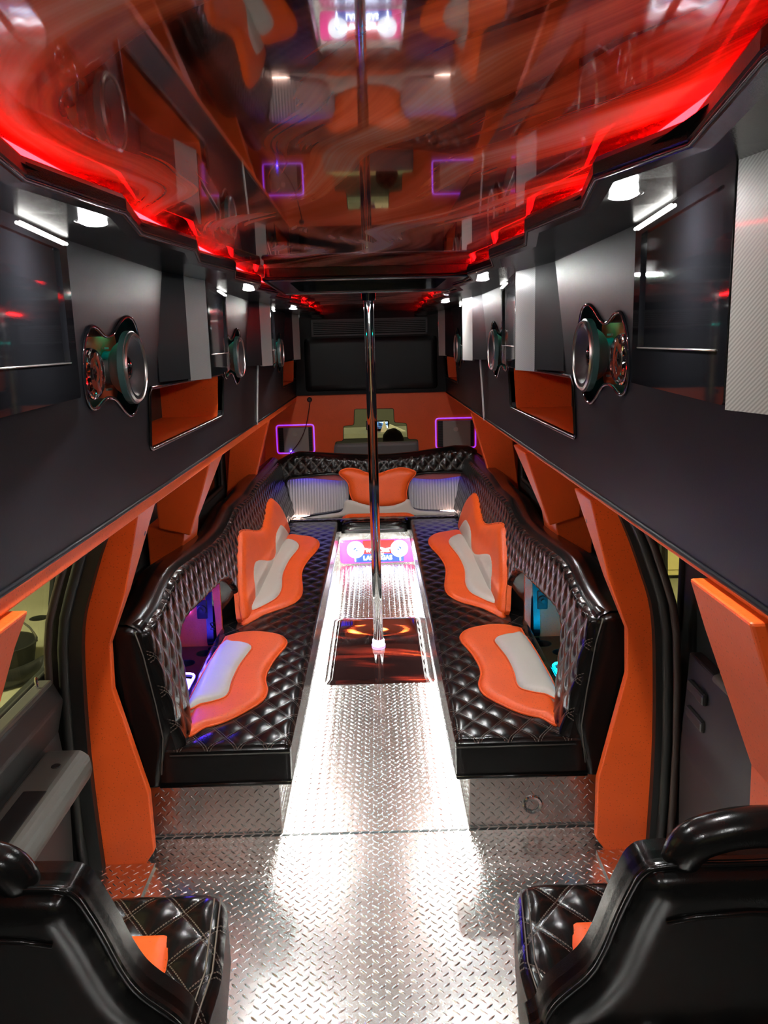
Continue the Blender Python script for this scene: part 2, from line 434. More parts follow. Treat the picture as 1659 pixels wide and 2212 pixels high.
# side walls outside the benches: dark lower body, window band
def side_wall(s, name, clear):
    X = lambda u: XC+s*u
    fn = lambda y, z, h: (X(.975+h), y, z)
    holes = [rounded([(1.05,.66),(2.42,.66),(2.66,1.16),(1.05,1.16)], .04), rounded([(2.74,.72),(3.35,.72),(3.35,1.16),(2.74,1.16)], .04),
             rounded([(3.8,.72),(5.3,.72),(5.3,1.16),(3.8,1.16)], .04)] if s < 0 else \
            [rounded([(2.46,.70),(2.66,.70),(2.72,1.16),(2.46,1.16)], .02), rounded([(1.05,.70),(1.75,.70),(1.75,1.16),(1.05,1.16)], .04),
             rounded([(3.8,.72),(5.3,.72),(5.3,1.16),(3.8,1.16)], .04)]
    w = sheet(name, [(Y0,0),(YR+.2,0),(YR+.2,ZC+.03),(Y0,ZC+.03)], holes, fn, DARKTRIM, None, -.03); tag(w, kind='structure')
    for k, h in enumerate(holes):
        g = sheet('window_pane', h, [], lambda y, z, t: (X(.99+t), y, z), GLASS if (s < 0 and k == 0) or (s > 0 and k == 0) else TINT, w, -.004)
        tube('window_seal', [(X(.972), p[0], p[1]) for p in h], .012, RUBBER, w, 6, True)
    return w
WL = side_wall(-1, 'wall_left', 0); WR = side_wall(1, 'wall_right', 1)

# front bulkhead behind the photographer, with a windscreen
wf = sheet('wall_front', [(XC-.98,0),(XC+.98,0),(XC+.98,ZC+.03),(XC-.98,ZC+.03)], [rounded([(XC-.8,.95),(XC+.8,.95),(XC+.7,1.6),(XC-.7,1.6)], .08)],
           lambda x, z, h: (x, Y0-h, z), DARKTRIM, None, -.03); tag(wf, kind='structure')
# ------------------------------------------------------------------ rear wall: orange partition with stepped window, black panel above
def rp(x, y): p = py_(x, y, YR); return (p[0], p[2])
steps = [(.765-0,0)]
op = [rp(724,954), rp(741,952), rp(741,920), rp(764,918), rp(765,883), rp(851,882), rp(852,912), rp(879,914), rp(881,948), rp(903,949), rp(904,962), rp(723,967)]
op = rounded(op, .018, 3)
wr = sheet('wall_rear', [(XC-.97,.0),(XC+.97,.0),(XC+.97,1.2),(XC-.97,1.2)], [op], lambda x, z, h: (x, YR-h, z), ORANGE, None, .05); tag(wr, kind='structure')
pane = sheet('window_pane', op, [], lambda x, z, h: (x, YR+.03-h, z), GLASS, wr, -.004)
edge_tube = tube('opening_edge', [(p[0], YR+.01, p[1]) for p in op], .006, RUBBER, wr, 6, True)
# grey upholstered board under the opening
gl = [rp(723,958), rp(903,952), rp(905,992), rp(720,995)]
gp = pad('rear_ledge_board', rounded(gl, .02), lambda x, z, h: (x, YR-.03-h, z), mat('grey_ledge_vinyl', (.14,.13,.125), .5), None, .02, .02, .015, skirt=.028, flip=False)
tag(gp, 'grey upholstered board under the stepped rear window', 'board')
# black rear panel with air vent
bp = empty('rear_black_panel', (XC, YR, 1.2), 'large black rear panel with a louvred air vent above the orange wall', 'panel')
box('panel_board', (XC-.66, YR-.03, 1.185), (XC+.66, YR+.02, ZC), mat('rear_black', (.003,.003,.003), .6, spec=.2), bp)
pad('glass_screen', rounded([(-.57,1.215),(.56,1.215),(.56,1.66),(-.57,1.66)], .03), lambda x, z, h: (XC+x+.01, YR-.03-h, z), mat('rear_screen_black', (.003,.003,.003), .35, spec=.15), bp, .03, .012, .012, skirt=.01)
bm = bmesh.new()
for (a, b) in (((-.49,1.80),(.49,1.815)), ((-.49,1.675),(.49,1.69)), ((-.49,1.675),(-.475,1.815)), ((.475,1.675),(.49,1.815))):
    bm_box(bm, np.array([XC+a[0], YR-.05, a[1]]), np.array([XC+b[0], YR-.03, b[1]]), .002)
vf = from_bm('vent_frame', bm, RUBBER, bp)
sl = None
for k in range(7):
    z = 1.70+.015*k
    if sl is None: sl = box('vent_slat', (XC-.475, YR-.045, z), (XC+.475, YR-.03, z+.007), RUBBER, bp); z0 = z
    else:
        o = bpy.data.objects.new('vent_slat', sl.data); COL.objects.link(o); o.parent = bp; o.matrix_parent_inverse = sl.matrix_parent_inverse.copy(); o.location = (0,0,z-z0)
# amplifiers framed in purple light
def amp(px, label, grp):
    q = [py_(x, y, YR)[[0,2]] for x, y in px]; q = np.array(q); lo, hi = q.min(0), q.max(0)
    t = empty('amplifier', ((lo[0]+hi[0])/2, YR, lo[1]), label, 'amplifier', grp)
    ring = rounded([(lo[0],lo[1]),(hi[0],lo[1]),(hi[0],hi[1]),(lo[0],hi[1])], .025)
    tube('purple_edge_light', [(p[0], YR-.012, p[1]) for p in ring], .006, PURPLE, t, 8, True)
    box('housing', (lo[0]+.015, YR-.02, lo[1]+.012), (hi[0]-.015, YR-.001, hi[1]-.02), BLACK, t, .004)
    box('top_plate', (lo[0]+.06, YR-.03, lo[1]+.01), (hi[0]-.045, YR-.02, hi[1]-.022), mat('amp_plate', (.3,.26,.23), .35), t, .003)
    for x0, x1 in ((lo[0]+.022, lo[0]+.058), (hi[0]-.043, hi[0]-.02)):
        bm = bmesh.new(); z = lo[1]+.02
        while z < hi[1]-.04: bm_box(bm, np.array([x0, YR-.03, z]), np.array([x1, YR-.02, z+.007])); z += .0145
        o = from_bm('heat_sink_fins', bm, RUBBER, t); o['kind'] = 'stuff'
    lathe('round_badge', [(.02,0),(.02,.002),(0,.002)], ((lo[0]+hi[0])/2, YR-.03, lo[1]+.165), (0,-1,0), STEEL, t, 20)
    return t
amp([(597,919),(680,977)], 'grey amplifier in a purple light frame with a cable hanging over it', 'amplifiers on the orange rear wall')
amp([(941,904),(1027,966)], 'grey amplifier in a purple light frame on the cable-free side of the rear wall', 'amplifiers on the orange rear wall')
led = lathe('indicator_light', [(0,.004),(.004,.003),(.005,0)], py_(629,975,YR-.035), (0,-1,0), BLUE); tag(led, 'tiny blue indicator light under the amplifier behind the cable', 'indicator light')
cab = [py_(x, y, Yq) for x, y, Yq in ((670,866,YR-.03),(668,880,YR-.045),(664,905,YR-.05),(658,930,YR-.05),(646,955,YR-.05),(633,972,YR-.05),(626,982,YR-.05))]
ct = empty('power_cable', cab[0], 'dark red cable hanging from a black plug across the rear wall', 'cable')
tube('cord', catmull(cab, 5, False), .004, mat('cable_red', (.06,.004,.004), .5), ct, 6)
lathe('plug', [(0,0),(.02,0),(.022,.02),(.012,.035),(0,.035)], py_(669,863,YR), (0,-1,0), BLACK, ct, 14)

# ------------------------------------------------------------------ side benches
ZS = .325
def ub(z): return .64+.224*(z-ZS)                # leaning backrest face
nL = np.array([1., 0., .224]); cL = XC-.64+.224*ZS
def bk(x, y): p = plane_hit(x, y, nL, cL); return (p[1], p[2])
def st(x, y, z=ZS+.02): p = pz(x, y, z); return (-(p[0]-XC), p[1])
TOPZ = [(2.50,.735),(2.60,.742),(2.70,.745),(2.80,.762),(2.90,.782),(3.0,.79),(3.12,.785),(3.38,.762),(3.68,.738),(3.9,.732),(4.05,.74),(4.3,.77),(4.5,.765),(4.75,.753),(5.0,.762),(5.16,.768),(5.5,.758),(5.8,.748),(6.2,.74),(6.5,.738)]
def ztop(y):
    a = np.array(TOPZ); return float(np.interp(y, a[:,0], a[:,1]))
ARCH = catmull([(2.66,.36),(2.73,.45),(2.765,.545),(2.82,.60),(2.93,.622),(3.16,.607),(3.45,.585),(3.62,.568),(3.74,.53),(3.81,.44),(3.83,.36)], 5, False)
ARCH = ARCH+[np.array((3.83,.30)), np.array((2.66,.30))]
IN1 = catmull([st(*p) for p in [(401,1571),(445,1566),(489,1553),(535,1530),(566,1510),(577,1488),(573,1460),(590,1425),(618,1390),(612,1374),(592,1367),(545,1363),(498,1371),(478,1390)]], 5)
IN1W = catmull([st(*p) for p in [(403,1530),(435,1526),(459,1521),(485,1512),(496,1499),(502,1476),(517,1444),(536,1418),(545,1404),(537,1397),(509,1393),(475,1400)]], 5)
IN2 = catmull([st(*p) for p in [(521,1346),(571,1324),(629,1303),(652,1279),(651,1237),(662,1212),(688,1180),(683,1163),(653,1157),(616,1159),(585,1215),(550,1285)]], 5)
IN2W = catmull([st(*p) for p in [(533,1321),(588,1303),(609,1279),(612,1245),(626,1214),(646,1187),(642,1175),(622,1170),(608,1180),(575,1238)]], 5)
BO = catmull([bk(*p) for p in [(519,1345),(504,1290),(500,1230),(501.6,1173),(505,1150),(518,1145),(543,1147),(555,1141),(561,1118),(567,1088),(577,1078),(592,1095),(607,1132),(611,1160),(575,1235)]], 5)
BW = catmull([bk(*p) for p in [(531,1318),(525,1270),(522,1235),(526,1213),(537,1207),(562,1207),(573,1195),(574,1160),(580,1140),(589,1132),(603,1149),(606,1165),(575,1232)]], 5)
BENCH_LABEL = {-1: 'black quilted side bench whose bar recess glows blue', 1: 'black quilted side bench whose bar recess glows cyan, chrome ring on base'}
def bench(s):
    X = lambda u: XC+s*u
    t = empty('side_bench', (X(.5), 2.52, 0), BENCH_LABEL[s], 'bench', 'benches along the aisle')
    rs = box('base_box', (X(AI), 2.52, 0), (X(.745), 5.96, .2), PLATE, t, .003)
    lugs('tread_lugs', AI+.004, .742, .004, .196, lambda a, b, h: (X(a), 2.52-h, b), PLATE, rs)
    lugs('tread_lugs', 2.53, 5.93, .004, .196, lambda a, b, h: (X(AI-h), a, b), PLATE, rs)
    seat = lambda a, b, h: (X(a), b, ZS-.003+h)
    pad('seat_cushion', rounded([(.268,2.49),(.71,2.49),(.71,5.965),(.262,5.965)], .02), seat, QUILT, t, .0085, .03, .014, quilt=(.098,.142,.005), skirt=.119, flip=s < 0, edge=.04)
    tube('seat_welt', [(X(u), y, .205) for u, y in ((.70,2.487),(.272,2.487),(.272,2.6),(.268,4),(.264,5.96))], .007, LEATHER, t, 6)
    tube('seat_seam', [(X(u), y, ZS-.012) for u, y in ((.66,2.482),(.27,2.482))], .0022, mat('seam_thread', (.05,.045,.04), .5), t, 6)
    ledm = BLUE if s < 0 else CYAN
    for k, (o, w) in enumerate(((IN1, IN1W), (IN2, IN2W))):
        p = pad('seat_inset', o, lambda a, b, h: (X(a), b, ZS+.009+h), ORANGE, t, .009, .03, .02, skirt=.012, flip=s < 0)
        tube('piping', [(X(q[0]), q[1], ZS+.013) for q in o], .0042, ORANGE, p, 6, True)
        pad('pale_insert', w, lambda a, b, h: (X(a), b, ZS+.026+h), PALE, t, .009, .04, .022, skirt=.02, flip=s < 0)
        tube('insert_piping', [(X(q[0]), q[1], ZS+.03) for q in w], .0035, ORANGE, p, 6, True)
    g = [(X(q[0]), q[1], ZS+.002) for q in IN1 if q[0] < .52 and q[1] < 3.1]
    # backrest shell
    bfn = lambda a, b, h: (X(ub(b)-h), a, b)
    out = [(2.495,.32)]+[(2.495,z) for z in np.linspace(.36,.70,8)]+[(y, ztop(y)) for y in np.linspace(2.50,6.33,60)]+[(6.33,.32)]
    pad('backrest', out, bfn, QUILT, t, .0085, .022, .03, holes=[ARCH], quilt=(.085,.118,.007), skirt=.075, flip=s > 0, edge=.015)
    # rolled smooth top and rear of the backrest
    V = []; F = []; ys = np.linspace(2.49,6.36,70); prof = [(-.012,-.004),(.0,.010),(.03,.026),(.07,.026),(.105,.005),(.118,-.035),(.11,-.12),(.07,-.4),(.05,-.52)]
    for y in ys:
        z = ztop(y); w = 1.-.25*max(0, (y-5.5))
        for q, (du, dz) in enumerate(prof):
            if q > 6 and 2.62 < y < 3.86: du, dz = .108, -.125-.004*q
            V.append((X(ub(z)+du*w), y, z+dz))
    n = len(prof)
    for i in range(len(ys)-1):
        for k in range(n-1): F.append((i*n+k, i*n+k+1, (i+1)*n+k+1, (i+1)*n+k))
    mesh('backrest_roll', V, F, LEATHER, t, True)
    # smooth end face towards the front
    ef = rounded([(.722,.752),(.80,.765),(.838,.735),(.845,.68),(.75,.19),(.695,.19),(.685,.26),(.645,.40)], .02)
    pad('end_panel', ef, lambda a, b, h: (X(a), 2.51-h, b), LEATHER, t, .012, .025, .03, skirt=.05, flip=s < 0)
    tube('end_seam', [(X(a), 2.478, b) for a, b in ((.735,.74),(.715,.66),(.69,.5),(.675,.38),(.69,.25))], .002, mat('seam_thread_pale', (.09,.08,.07), .5), t, 6)
    # second back pad
    p = pad('back_inset', BO, lambda a, b, h: (X(ub(b)-.024-h), a, b), ORANGE, t, .007, .05, .035, skirt=.02, flip=s > 0)
    pad('back_pale_insert', BW, lambda a, b, h: (X(ub(b)-.05-h), a, b), PALE, t, .01, .05, .016, skirt=.02, flip=s > 0)
    tube('piping', [(X(ub(q[1])-.03), q[0], q[1]) for q in BO], .0042, ORANGE, p, 6, True)
    # bar recess behind the arch
    rc = empty('bar_recess', (X(.8), 3.1, .25)); rc.parent = t; rc.matrix_parent_inverse = Matrix.Translation(-Vector(t.location))
    def sub(o): return o
    rl = Vector(rc.location)
    tray = sheet('tray', [(.672,2.6),(.95,2.6),(.95,3.72),(.672,3.72)], [rounded([(.76,2.66),(.9,2.66),(.9,3.32),(.76,3.32)], .04), [(.765+.042*math.cos(a), 3.565+.042*math.sin(a)) for a in np.linspace(0,2*PI,25)[:-1]],
            [(.83+.042*math.cos(a), 3.45+.042*math.sin(a)) for a in np.linspace(0,2*PI,25)[:-1]]], lambda a, b, h: (X(a), b, .25+h), GLOSS, t, .01)
    for (a, b) in ((.765,3.565),(.83,3.45)): lathe('cup_holder', [(.042,0),(.041,-.045),(0,-.045)], (X(a), b, .25), (0,0,1), BLACK, t, 24)
    ib = pad('ice_bin', rounded([(.765,2.665),(.895,2.665),(.895,3.315),(.765,3.315)], .035), lambda a, b, h: (X(a), b, .235+h), ICE[s], t, .03, .02, .004, skirt=.01, flip=s < 0)
    tube('bin_rim_light', [(X(a), b, .252) for a, b in rounded([(.758,2.66),(.9,2.66),(.9,3.325),(.758,3.325)], .04)], .005, ledm, t, 6, True)
    wallp = box('recess_wall', (X(.70), 3.655, .2), (X(.972), 3.675, .69), ORANGE, t)
    box('recess_side', (X(.955), 2.55, .2), (X(.965), 3.66, .70), BLACK, t)
    box('recess_front', (X(.72), 2.545, .0), (X(.972), 2.56, .70), BLACK, t)
    box('recess_floor', (X(.70), 2.56, .19), (X(.972), 3.70, .2), BLACK, t)
    box('tray_lip', (X(.655), 2.62, .24), (X(.672), 3.66, .325), GLOSS, t, .003)
    if s < 0: box('arch_light', (X(.84), 2.95, .60), (X(.85), 3.45, .606), ledm, t)
    box('recess_light_block', (X(.80), 2.545, .69), (X(.972), 3.70, .70), BLACK, t)  # added cover, out of sight, stops the recess LEDs leaking behind the backrest
    box('recess_light', (X(.676), 2.7, .262), (X(.684), 3.4, .272), ledm, t)
    cushion = pad('recess_return', rounded([(3.64,.25),(3.83,.31),(3.84,.56),(3.66,.66)], .02), lambda a, b, h: (X(.665+(3.83-a)*.4-h), a, b), LEATHER, t, .02, .03, .012, skirt=.03, flip=s > 0)
    a0 = .79 if s < 0 else .785
    box('outlet_plate', (X(a0-.03), 3.645, .385), (X(a0+.02), 3.656, .475), BLACK, t, .006)
    lathe('outlet_knob', [(.022,0),(.02,.008),(.008,.01),(.008,.02),(0,.02)], (X(a0-.005), 3.645, .43), (0,-1,0), RUBBER, t, 18)
    if s < 0:
        td = catmull([(.845,.42),(.87,.44),(.885,.48),(.865,.53),(.828,.62),(.83,.54)], 5)
        pad('teardrop_light', td, lambda a, b, h: (X(a), 3.654-h, b), glow('teardrop_white', (.6,.65,1), 5), t, .008, .01, .003, skirt=.003, flip=True)
        tube('teardrop_edge', [(X(a), 3.652, b) for a, b in td], .005, BLUE, t, 6, True)
        tube('loose_wire', [(X(.742+.012*math.sin(k*2.1)), 3.645, .335+.012*math.cos(k*1.7)+.003*k) for k in range(9)], .003, BLACK, t, 5)
    else:
        box('green_light', (X(.74), 3.58, .62), (X(.75), 3.64, .63), GREEN, t)
        lathe('outlet_cap', [(.012,0),(.014,.01),(.006,.014),(0,.014)], (X(a0-.012), 3.645, .488), (0,-1,0), RUBBER, t, 10)
    # white LED strip under the seat overhang
    box('aisle_light', (X(AI-.012), 2.53, .186), (X(AI-.004), 5.9, .198), AISLE, t)
    if s > 0:
        c = np.array((.484, 2.52, .08))
        r = lathe('chrome_ring', [(.022,-.01),(.022,.006),(.03,.008),(.034,.004),(.034,0)], c, (0,-1,0), CHROME, t, 32)
        lathe('port_cup', [(.022,.003),(.021,-.005),(0,-.006)], c, (0,-1,0), BLACK, t, 24)
    return t
BL = bench(-1); BR = bench(1)

# ------------------------------------------------------------------ rear bench
ZR = .338
def yb(z): return 6.2+.2*(z-ZR)
nR = np.array([0., 1., -.2]); cR = 6.2-.2*ZR
def rb(x, y, off=0.): p = plane_hit(x, y, nR, cR-off); return (p[0], p[2])
t = empty('rear_bench', (XC, 6.0, 0), 'black quilted rear bench with two ribbed light windows and an orange centre', 'bench')
rs = box('base_box', (XC-AI+.002, 5.95, 0), (XC+AI-.002, 6.5, .255), PLATE, t)
def not_sign(a, b): return not (-.31 < a < .262 and .006 < b < .2)
lugs('tread_lugs', XC-AI+.006, XC+AI-.006, .004, .25, lambda a, b, h: (a, 5.95-h, b), PLATE, rs, not_sign)
pad('seat_cushion', rounded([(-.70,5.975),(-.255,5.975),(-.235,5.93),(.235,5.93),(.255,5.975),(.70,5.975),(.70,6.26),(-.70,6.26)], .02), lambda a, b, h: (XC+a, b, ZR-.008-.13*max(0,b-5.98)+h), QUILT, t, .009, .03, .014, quilt=(.098,.142,.0055), skirt=.085, edge=.03)
tube('front_roll', [(XC+a, 5.93, .30) for a in np.linspace(-.235,.235,9)], [.02]+[.036]*7+[.02], LEATHER, t, 12)
W1 = catmull([rb(*p) for p in [(621,1036),(658,1029),(722,1023),(747,1032),(755,1054),(753,1088),(734,1103),(679,1112),(633,1119),(624,1075)]], 5)
W2 = catmull([rb(*p) for p in [(882,1041),(891,1026),(934,1020),(1006,1021),(1011,1038),(1003,1104),(950,1104),(897,1100),(883,1084),(880,1060)]], 5)
rtop = [(p[0]-XC, p[1]) for p in (rb(x, y) for x, y in ((598,1004),(622,990),(645,983),(690,985),(740,988),(800,990),(850,988),(900,983),(950,975),(985,970),(1015,971),(1042,985)))]
ro = [(rtop[0][0],.31)]+[tuple(p) for p in catmull(rtop, 4, False)]+[(rtop[-1][0],.31)]
rfn = lambda a, b, h: (a, yb(b)-h, b)
pad('backrest', ro, lambda a, b, h: (XC+a, yb(b)-h, b), QUILT, t, .009, .025, .03, holes=[[(p[0]-XC, p[1]) for p in W1], [(p[0]-XC, p[1]) for p in W2]], quilt=(.085,.1,.009), skirt=.06, edge=.015)
V = []; F = []; xs = np.linspace(-.8,.8,50); prof = [(-.012,-.004),(.01,.014),(.05,.024),(.1,.012),(.125,-.03),(.12,-.4)]
ra = np.array(rtop)
for x in xs:
    z = float(np.interp(x, ra[:,0], ra[:,1]))
    for dy, dz in prof: V.append((XC+x, yb(z)+dy, z+dz))
n = len(prof)
for i in range(len(xs)-1):
    for k in range(n-1): F.append((i*n+k, (i+1)*n+k, (i+1)*n+k+1, i*n+k+1))
mesh('backrest_roll', V, F, LEATHER, t, True)
CO = catmull([rb(*p) for p in [(733,1021),(747,1011),(771,1012),(793,1020),(817,1022),(842,1014),(867,1009),(888,1013),(898,1021),(884,1040),(878,1062),(877,1081),(851,1090),(814,1093),(788,1089),(765,1081),(756,1064),(752,1042)]], 5)
p = pad('back_inset', CO, lambda a, b, h: (a, yb(b)-.026-h, b), ORANGE, t, .01, .06, .035, skirt=.02)
tube('piping', [(q[0], yb(q[1])-.032, q[1]) for q in CO], .0045, ORANGE, p, 6, True)
GO = catmull([rb(*p) for p in [(750,1078),(800,1090),(850,1090),(882,1076),(895,1098),(950,1103),(1004,1108),(1004,1120),(880,1113),(745,1113),(634,1134),(634,1122),(700,1110),(738,1103)]], 4)
pad('lower_back_insert', GO, lambda a, b, h: (a, yb(b)-.038-h, b), PALE, t, .012, .02, .01, skirt=.03)
so = catmull([(p[0], p[1]) for p in [pz(x, y, ZR+.01) for x, y in ((735,1116),(765,1111),(815,1109),(870,1108),(900,1112),(870,1103),(815,1103),(765,1105))]], 4)
pad('seat_inset', so, lambda a, b, h: (a, b, ZR-.01+h), ORANGE, t, .012, .02, .018, skirt=.01)
# rear waterfall windows
RIB = mat('ribbed_silver', (.7,.69,.68), .3, metal=.6)
for k, W in enumerate((W1, W2)):
    A = np.array(W); lo, hi = A.min(0)-.01, A.max(0)+.01
    V = []; F = []; xs = np.linspace(lo[0], hi[0], 160)
    for x in xs:
        d = .006*abs(math.sin(PI*(x-lo[0])/.021))
        for z in (lo[1]-.02, hi[1]+.02): V.append((x, yb(z)+.062-d, z))
    for i in range(159): F.append((2*i, 2*i+2, 2*i+3, 2*i+1))
    mesh('ribbed_panel', V, F, RIB, t, True)
    tube('window_trim', [(q[0], yb(q[1])-.022, q[1]) for q in W], .008, LEATHER, t, 8, True)
    box('blue_window_light', (lo[0]+.02, yb(hi[1])+.01, hi[1]-.03), (hi[0]-.02, yb(hi[1])+.022, hi[1]-.02), glow('window_blue', (.05,.03,1), 9), t)
    box('pink_window_light', (lo[0]+.02, yb(lo[1])+.02, lo[1]+.022), (hi[0]-.02, yb(lo[1])+.03, lo[1]+.03), PINKW, t)
    wv = [(lo[0]+f*(hi[0]-lo[0]), hi[1]-.052+.012*math.sin(5.2*f+2.4*k)) for f in np.linspace(0,1,20)]
    prism('wavy_valance', wv+[(hi[0],hi[1]+.01),(lo[0],hi[1]+.01)], lambda a, b, h: (a, yb(b)+h, b), .0, .006, mat('red_valance', (.25,.012,.02), .35), t)
# ------------------------------------------------------------------ sign panel under the rear bench
sg = empty('sign_panel', (-.02, 5.948, .01), 'pink acrylic sign reading WELCOME LAS VEGAS under the rear bench', 'sign')
SX0, SX1, SZ0, SZ1 = -.302, .254, .012, .19
sm = mat('pink_acrylic', (.75,.06,.28), .1, spec=.6)
pad('acrylic_plate', rounded([(SX0,SZ0),(SX1,SZ0),(SX1,SZ1),(SX0,SZ1)], .03), lambda a, b, h: (a, 5.945-h, b), sm, sg, .012, .004, .003, skirt=.0045)
blu = mat('blue_acrylic', (.03,.06,.35), .1)
box('blue_band', (-.2, 5.940, .02), (.17, 5.943, .155), blu, sg)
box('red_band', (-.13, 5.9385, .085), (.1, 5.941, .185), mat('red_acrylic', (.5,.03,.03), .1), sg)
for cx in (-.185, .137):
    lathe('disc_light', [(.016,.0),(.016,.004),(.06,.006),(.064,.003),(.064,0)], (cx, 5.938, .12), (0,-1,0), glow('disc_white', (.75,.82,1), 2.2), sg, 40)
    lathe('disc_hub', [(.016,.002),(0,.002)], (cx, 5.938, .12), (0,-1,0), blu, sg, 20)
sw = glow('sign_white', (.75,.88,1), E_SIGN)
tf = lambda cx, cz: (lambda x, y, z: (cx+x, 5.934-z, cz+y))
text_mesh('letters_welcome', 'WELCOME', .036, tf(-.024,.098), sw, sg, .001, .0006)
text_mesh('letters_script', 'to fabulous', .02, tf(-.024,.078), sw, sg, .001)
text_mesh('letters_las_vegas', 'LAS VEGAS', .044, tf(-.024,.04), sw, sg, .001, .0008)
ol = [(-.19,.03),(-.19,.115),(-.165,.135),(-.115,.125),(-.08,.118),(-.024,.138),(.032,.118),(.067,.125),(.117,.135),(.142,.115),(.142,.03)]
tube('neon_outline', [(x, 5.933, z) for x, z in ol], .0042, sw, sg, 6)

# ------------------------------------------------------------------ pole and floor print
fp = pad('floor_print_plate', rounded([(-.291,3.748),(.246,3.742),(.252,4.718),(-.29,4.728)], .03), lambda a, b, h: (a, b, .0005+h), FLOORPRINT, None, .03, .004, .005, skirt=.0)
tag(fp, 'glossy floor plate printed with orange light swirls round the pole foot', 'floor plate')
PX, PY = -.026, 4.245
t = empty('dance_pole', (PX, PY, .006), 'shiny chrome pole standing on the printed floor plate', 'pole')
lathe('shaft', [(.0255,.045),(.0255,ZC-.05)], (PX,PY,0), (0,0,1), CHROME, t, 40)
lathe('base_collar', [(.034,.006),(.034,.04),(.031,.045),(.0255,.045)], (PX,PY,0), (0,0,1), mat('clear_collar', (.8,.8,.95), .05, trans=.6), t, 32)
lathe('collar_light', [(.0345,.007),(.0365,.009),(.0365,.014),(.0345,.016)], (PX,PY,0), (0,0,1), glow('collar_violet', (.55,.2,1), 7), t, 32)
lathe('ceiling_flange', [(.0255,ZC-.06),(.034,ZC-.06),(.036,ZC-.025),(.08,ZC-.02),(.085,ZC-.004),(.085,ZC)], (PX,PY,0), (0,0,1), GLOSS, t, 40)

# ------------------------------------------------------------------ ceiling hatch
t = empty('roof_hatch', (XC+.02, 3.4, ZC-.035), 'black framed roof hatch with a recessed centre in front of the pole', 'hatch')
ho = rounded([(-.385,3.03),(.35,3.05),(.345,3.86),(-.40,3.84)], .02); hi_ = rounded([(-.31,3.14),(.275,3.15),(.27,3.76),(-.32,3.75)], .07)
sheet('frame', ho, [hi_], lambda a, b, h: (a, b, ZC-.04+h), LEATHER, t, -.039)
tube('frame_edge', [(p[0], p[1], ZC-.038) for p in ho], .008, LEATHER, t, 8, True)
sheet('inner_panel', hi_, [], lambda a, b, h: (a, b, ZC-.012+h), GLOSS, t, -.01)

# ------------------------------------------------------------------ ceiling edge trim with cove light, puck lights, LED tubes
def ledge(s):
    X = lambda u: XC+s*u
    off = 1.446 if s < 0 else 1.253
    pts = [(Y0+.02, .40)]; k = -4
    while True:
        yi = off+.553*k; yo = yi+.26
        if yo > YR-.06: break
        if yi > Y0+.1: pts += [(yi,.361),(yo,.405)]
        k += 1
    if s > 0: pts = [(Y0+.02,.36)]+[(.74,.366),(1.051,.421)]+[p for p in pts if p[0] > 1.2]
    pts.append((YR-.04,.38))
    t = empty('ceiling_edge_trim', (X(.5), 3, 1.83), ('black zigzag padded trim with red cove light above the wall with the door window' if s < 0 else 'black zigzag padded trim with red cove light above the wall opposite the door window'), 'trim', 'ceiling edge trims')
    V = []; F = []
    prof = [(.04,-.016),(.018,-.014),(.012,-.002),(.005,.0),(.0,-.008),(.0,-.024),(.008,-.033),(.03,-.035)]
    for y, u in pts:
        for du, dz in prof: V.append((X(u+du), y, 1.858+dz))
        V.append((X(.607), y, 1.838)); V.append((X(.607), y, 1.844))
    n = len(prof)+2
    for i in range(len(pts)-1):
        for q in range(n): F.append((i*n+q, i*n+(q+1) % n, (i+1)*n+(q+1) % n, (i+1)*n+q))
    mesh('padded_ledge', V, F, LEATHER, t, False)
    tube('edge_welt', [(X(u+.004), y, 1.829) for y, u in pts], .0035, LEATHER, t, 6)
    mesh('cove_glare_sheet', [(X(.40), Y0+.05, 1.8435),(X(.604), Y0+.05, 1.8465),(X(.604), YR-.05, 1.8465),(X(.40), YR-.05, 1.8435),(X(.604), Y0+.05, 1.874),(X(.604), YR-.05, 1.874)], [(0,1,2,3),(1,4,5,2)], mat('glare_sheet_black', (.004,.004,.004), 1., spec=.0), t)  # added matt sheet hidden in the cove, soaks up glare from the red strip
    box('red_cove_light', (X(.472), Y0+.1, 1.847), (X(.480), YR-.06, 1.853), RED, t)
    return t
ledge(-1); ledge(1)
puck_bm = None
PUCKS = [(-1,-.25),(-1,1.53),(-1,3.35),(-1,5.15),(1,-.3),(1,1.39),(1,3.145),(1,4.79)]
where = {(-1,1.53):'by the front television on the door-window side',(1,1.39):'above the front television on the side opposite the door window',(-1,3.35):'over the second television on the door-window side',(1,3.145):'over the second television opposite the door window',
         (-1,5.15):'over the third television on the door-window side',(1,4.79):'over the third television opposite the door window',(-1,-.25):'over the front cab on the door-window side',(1,-.3):'over the front cab opposite the door window'}
pb = pl = None
for s, y in PUCKS:
    x, z = XC+s*.442, 1.836
    e = empty('puck_light', (x, y, z), 'round white puck light '+where[(s,y)], 'light', 'puck lights in the ceiling trim')
    if pb is None:
        pb = lathe('bezel', [(.031,-.004),(.034,-.008),(.038,-.004),(.039,.006)], (0,0,0), (0,0,1), STEEL, None, 32).data
        pl = lathe('lens', [(0,-.016),(.015,-.0145),(.025,-.010),(.032,-.004)], (0,0,0), (0,0,1), PUCK, None, 32).data
        for o in list(COL.objects):
            if o.name in ('bezel','lens'): bpy.data.objects.remove(o)
    for nm, me in (('bezel', pb), ('lens', pl)):
        o = bpy.data.objects.new(nm, me); COL.objects.link(o); o.parent = e

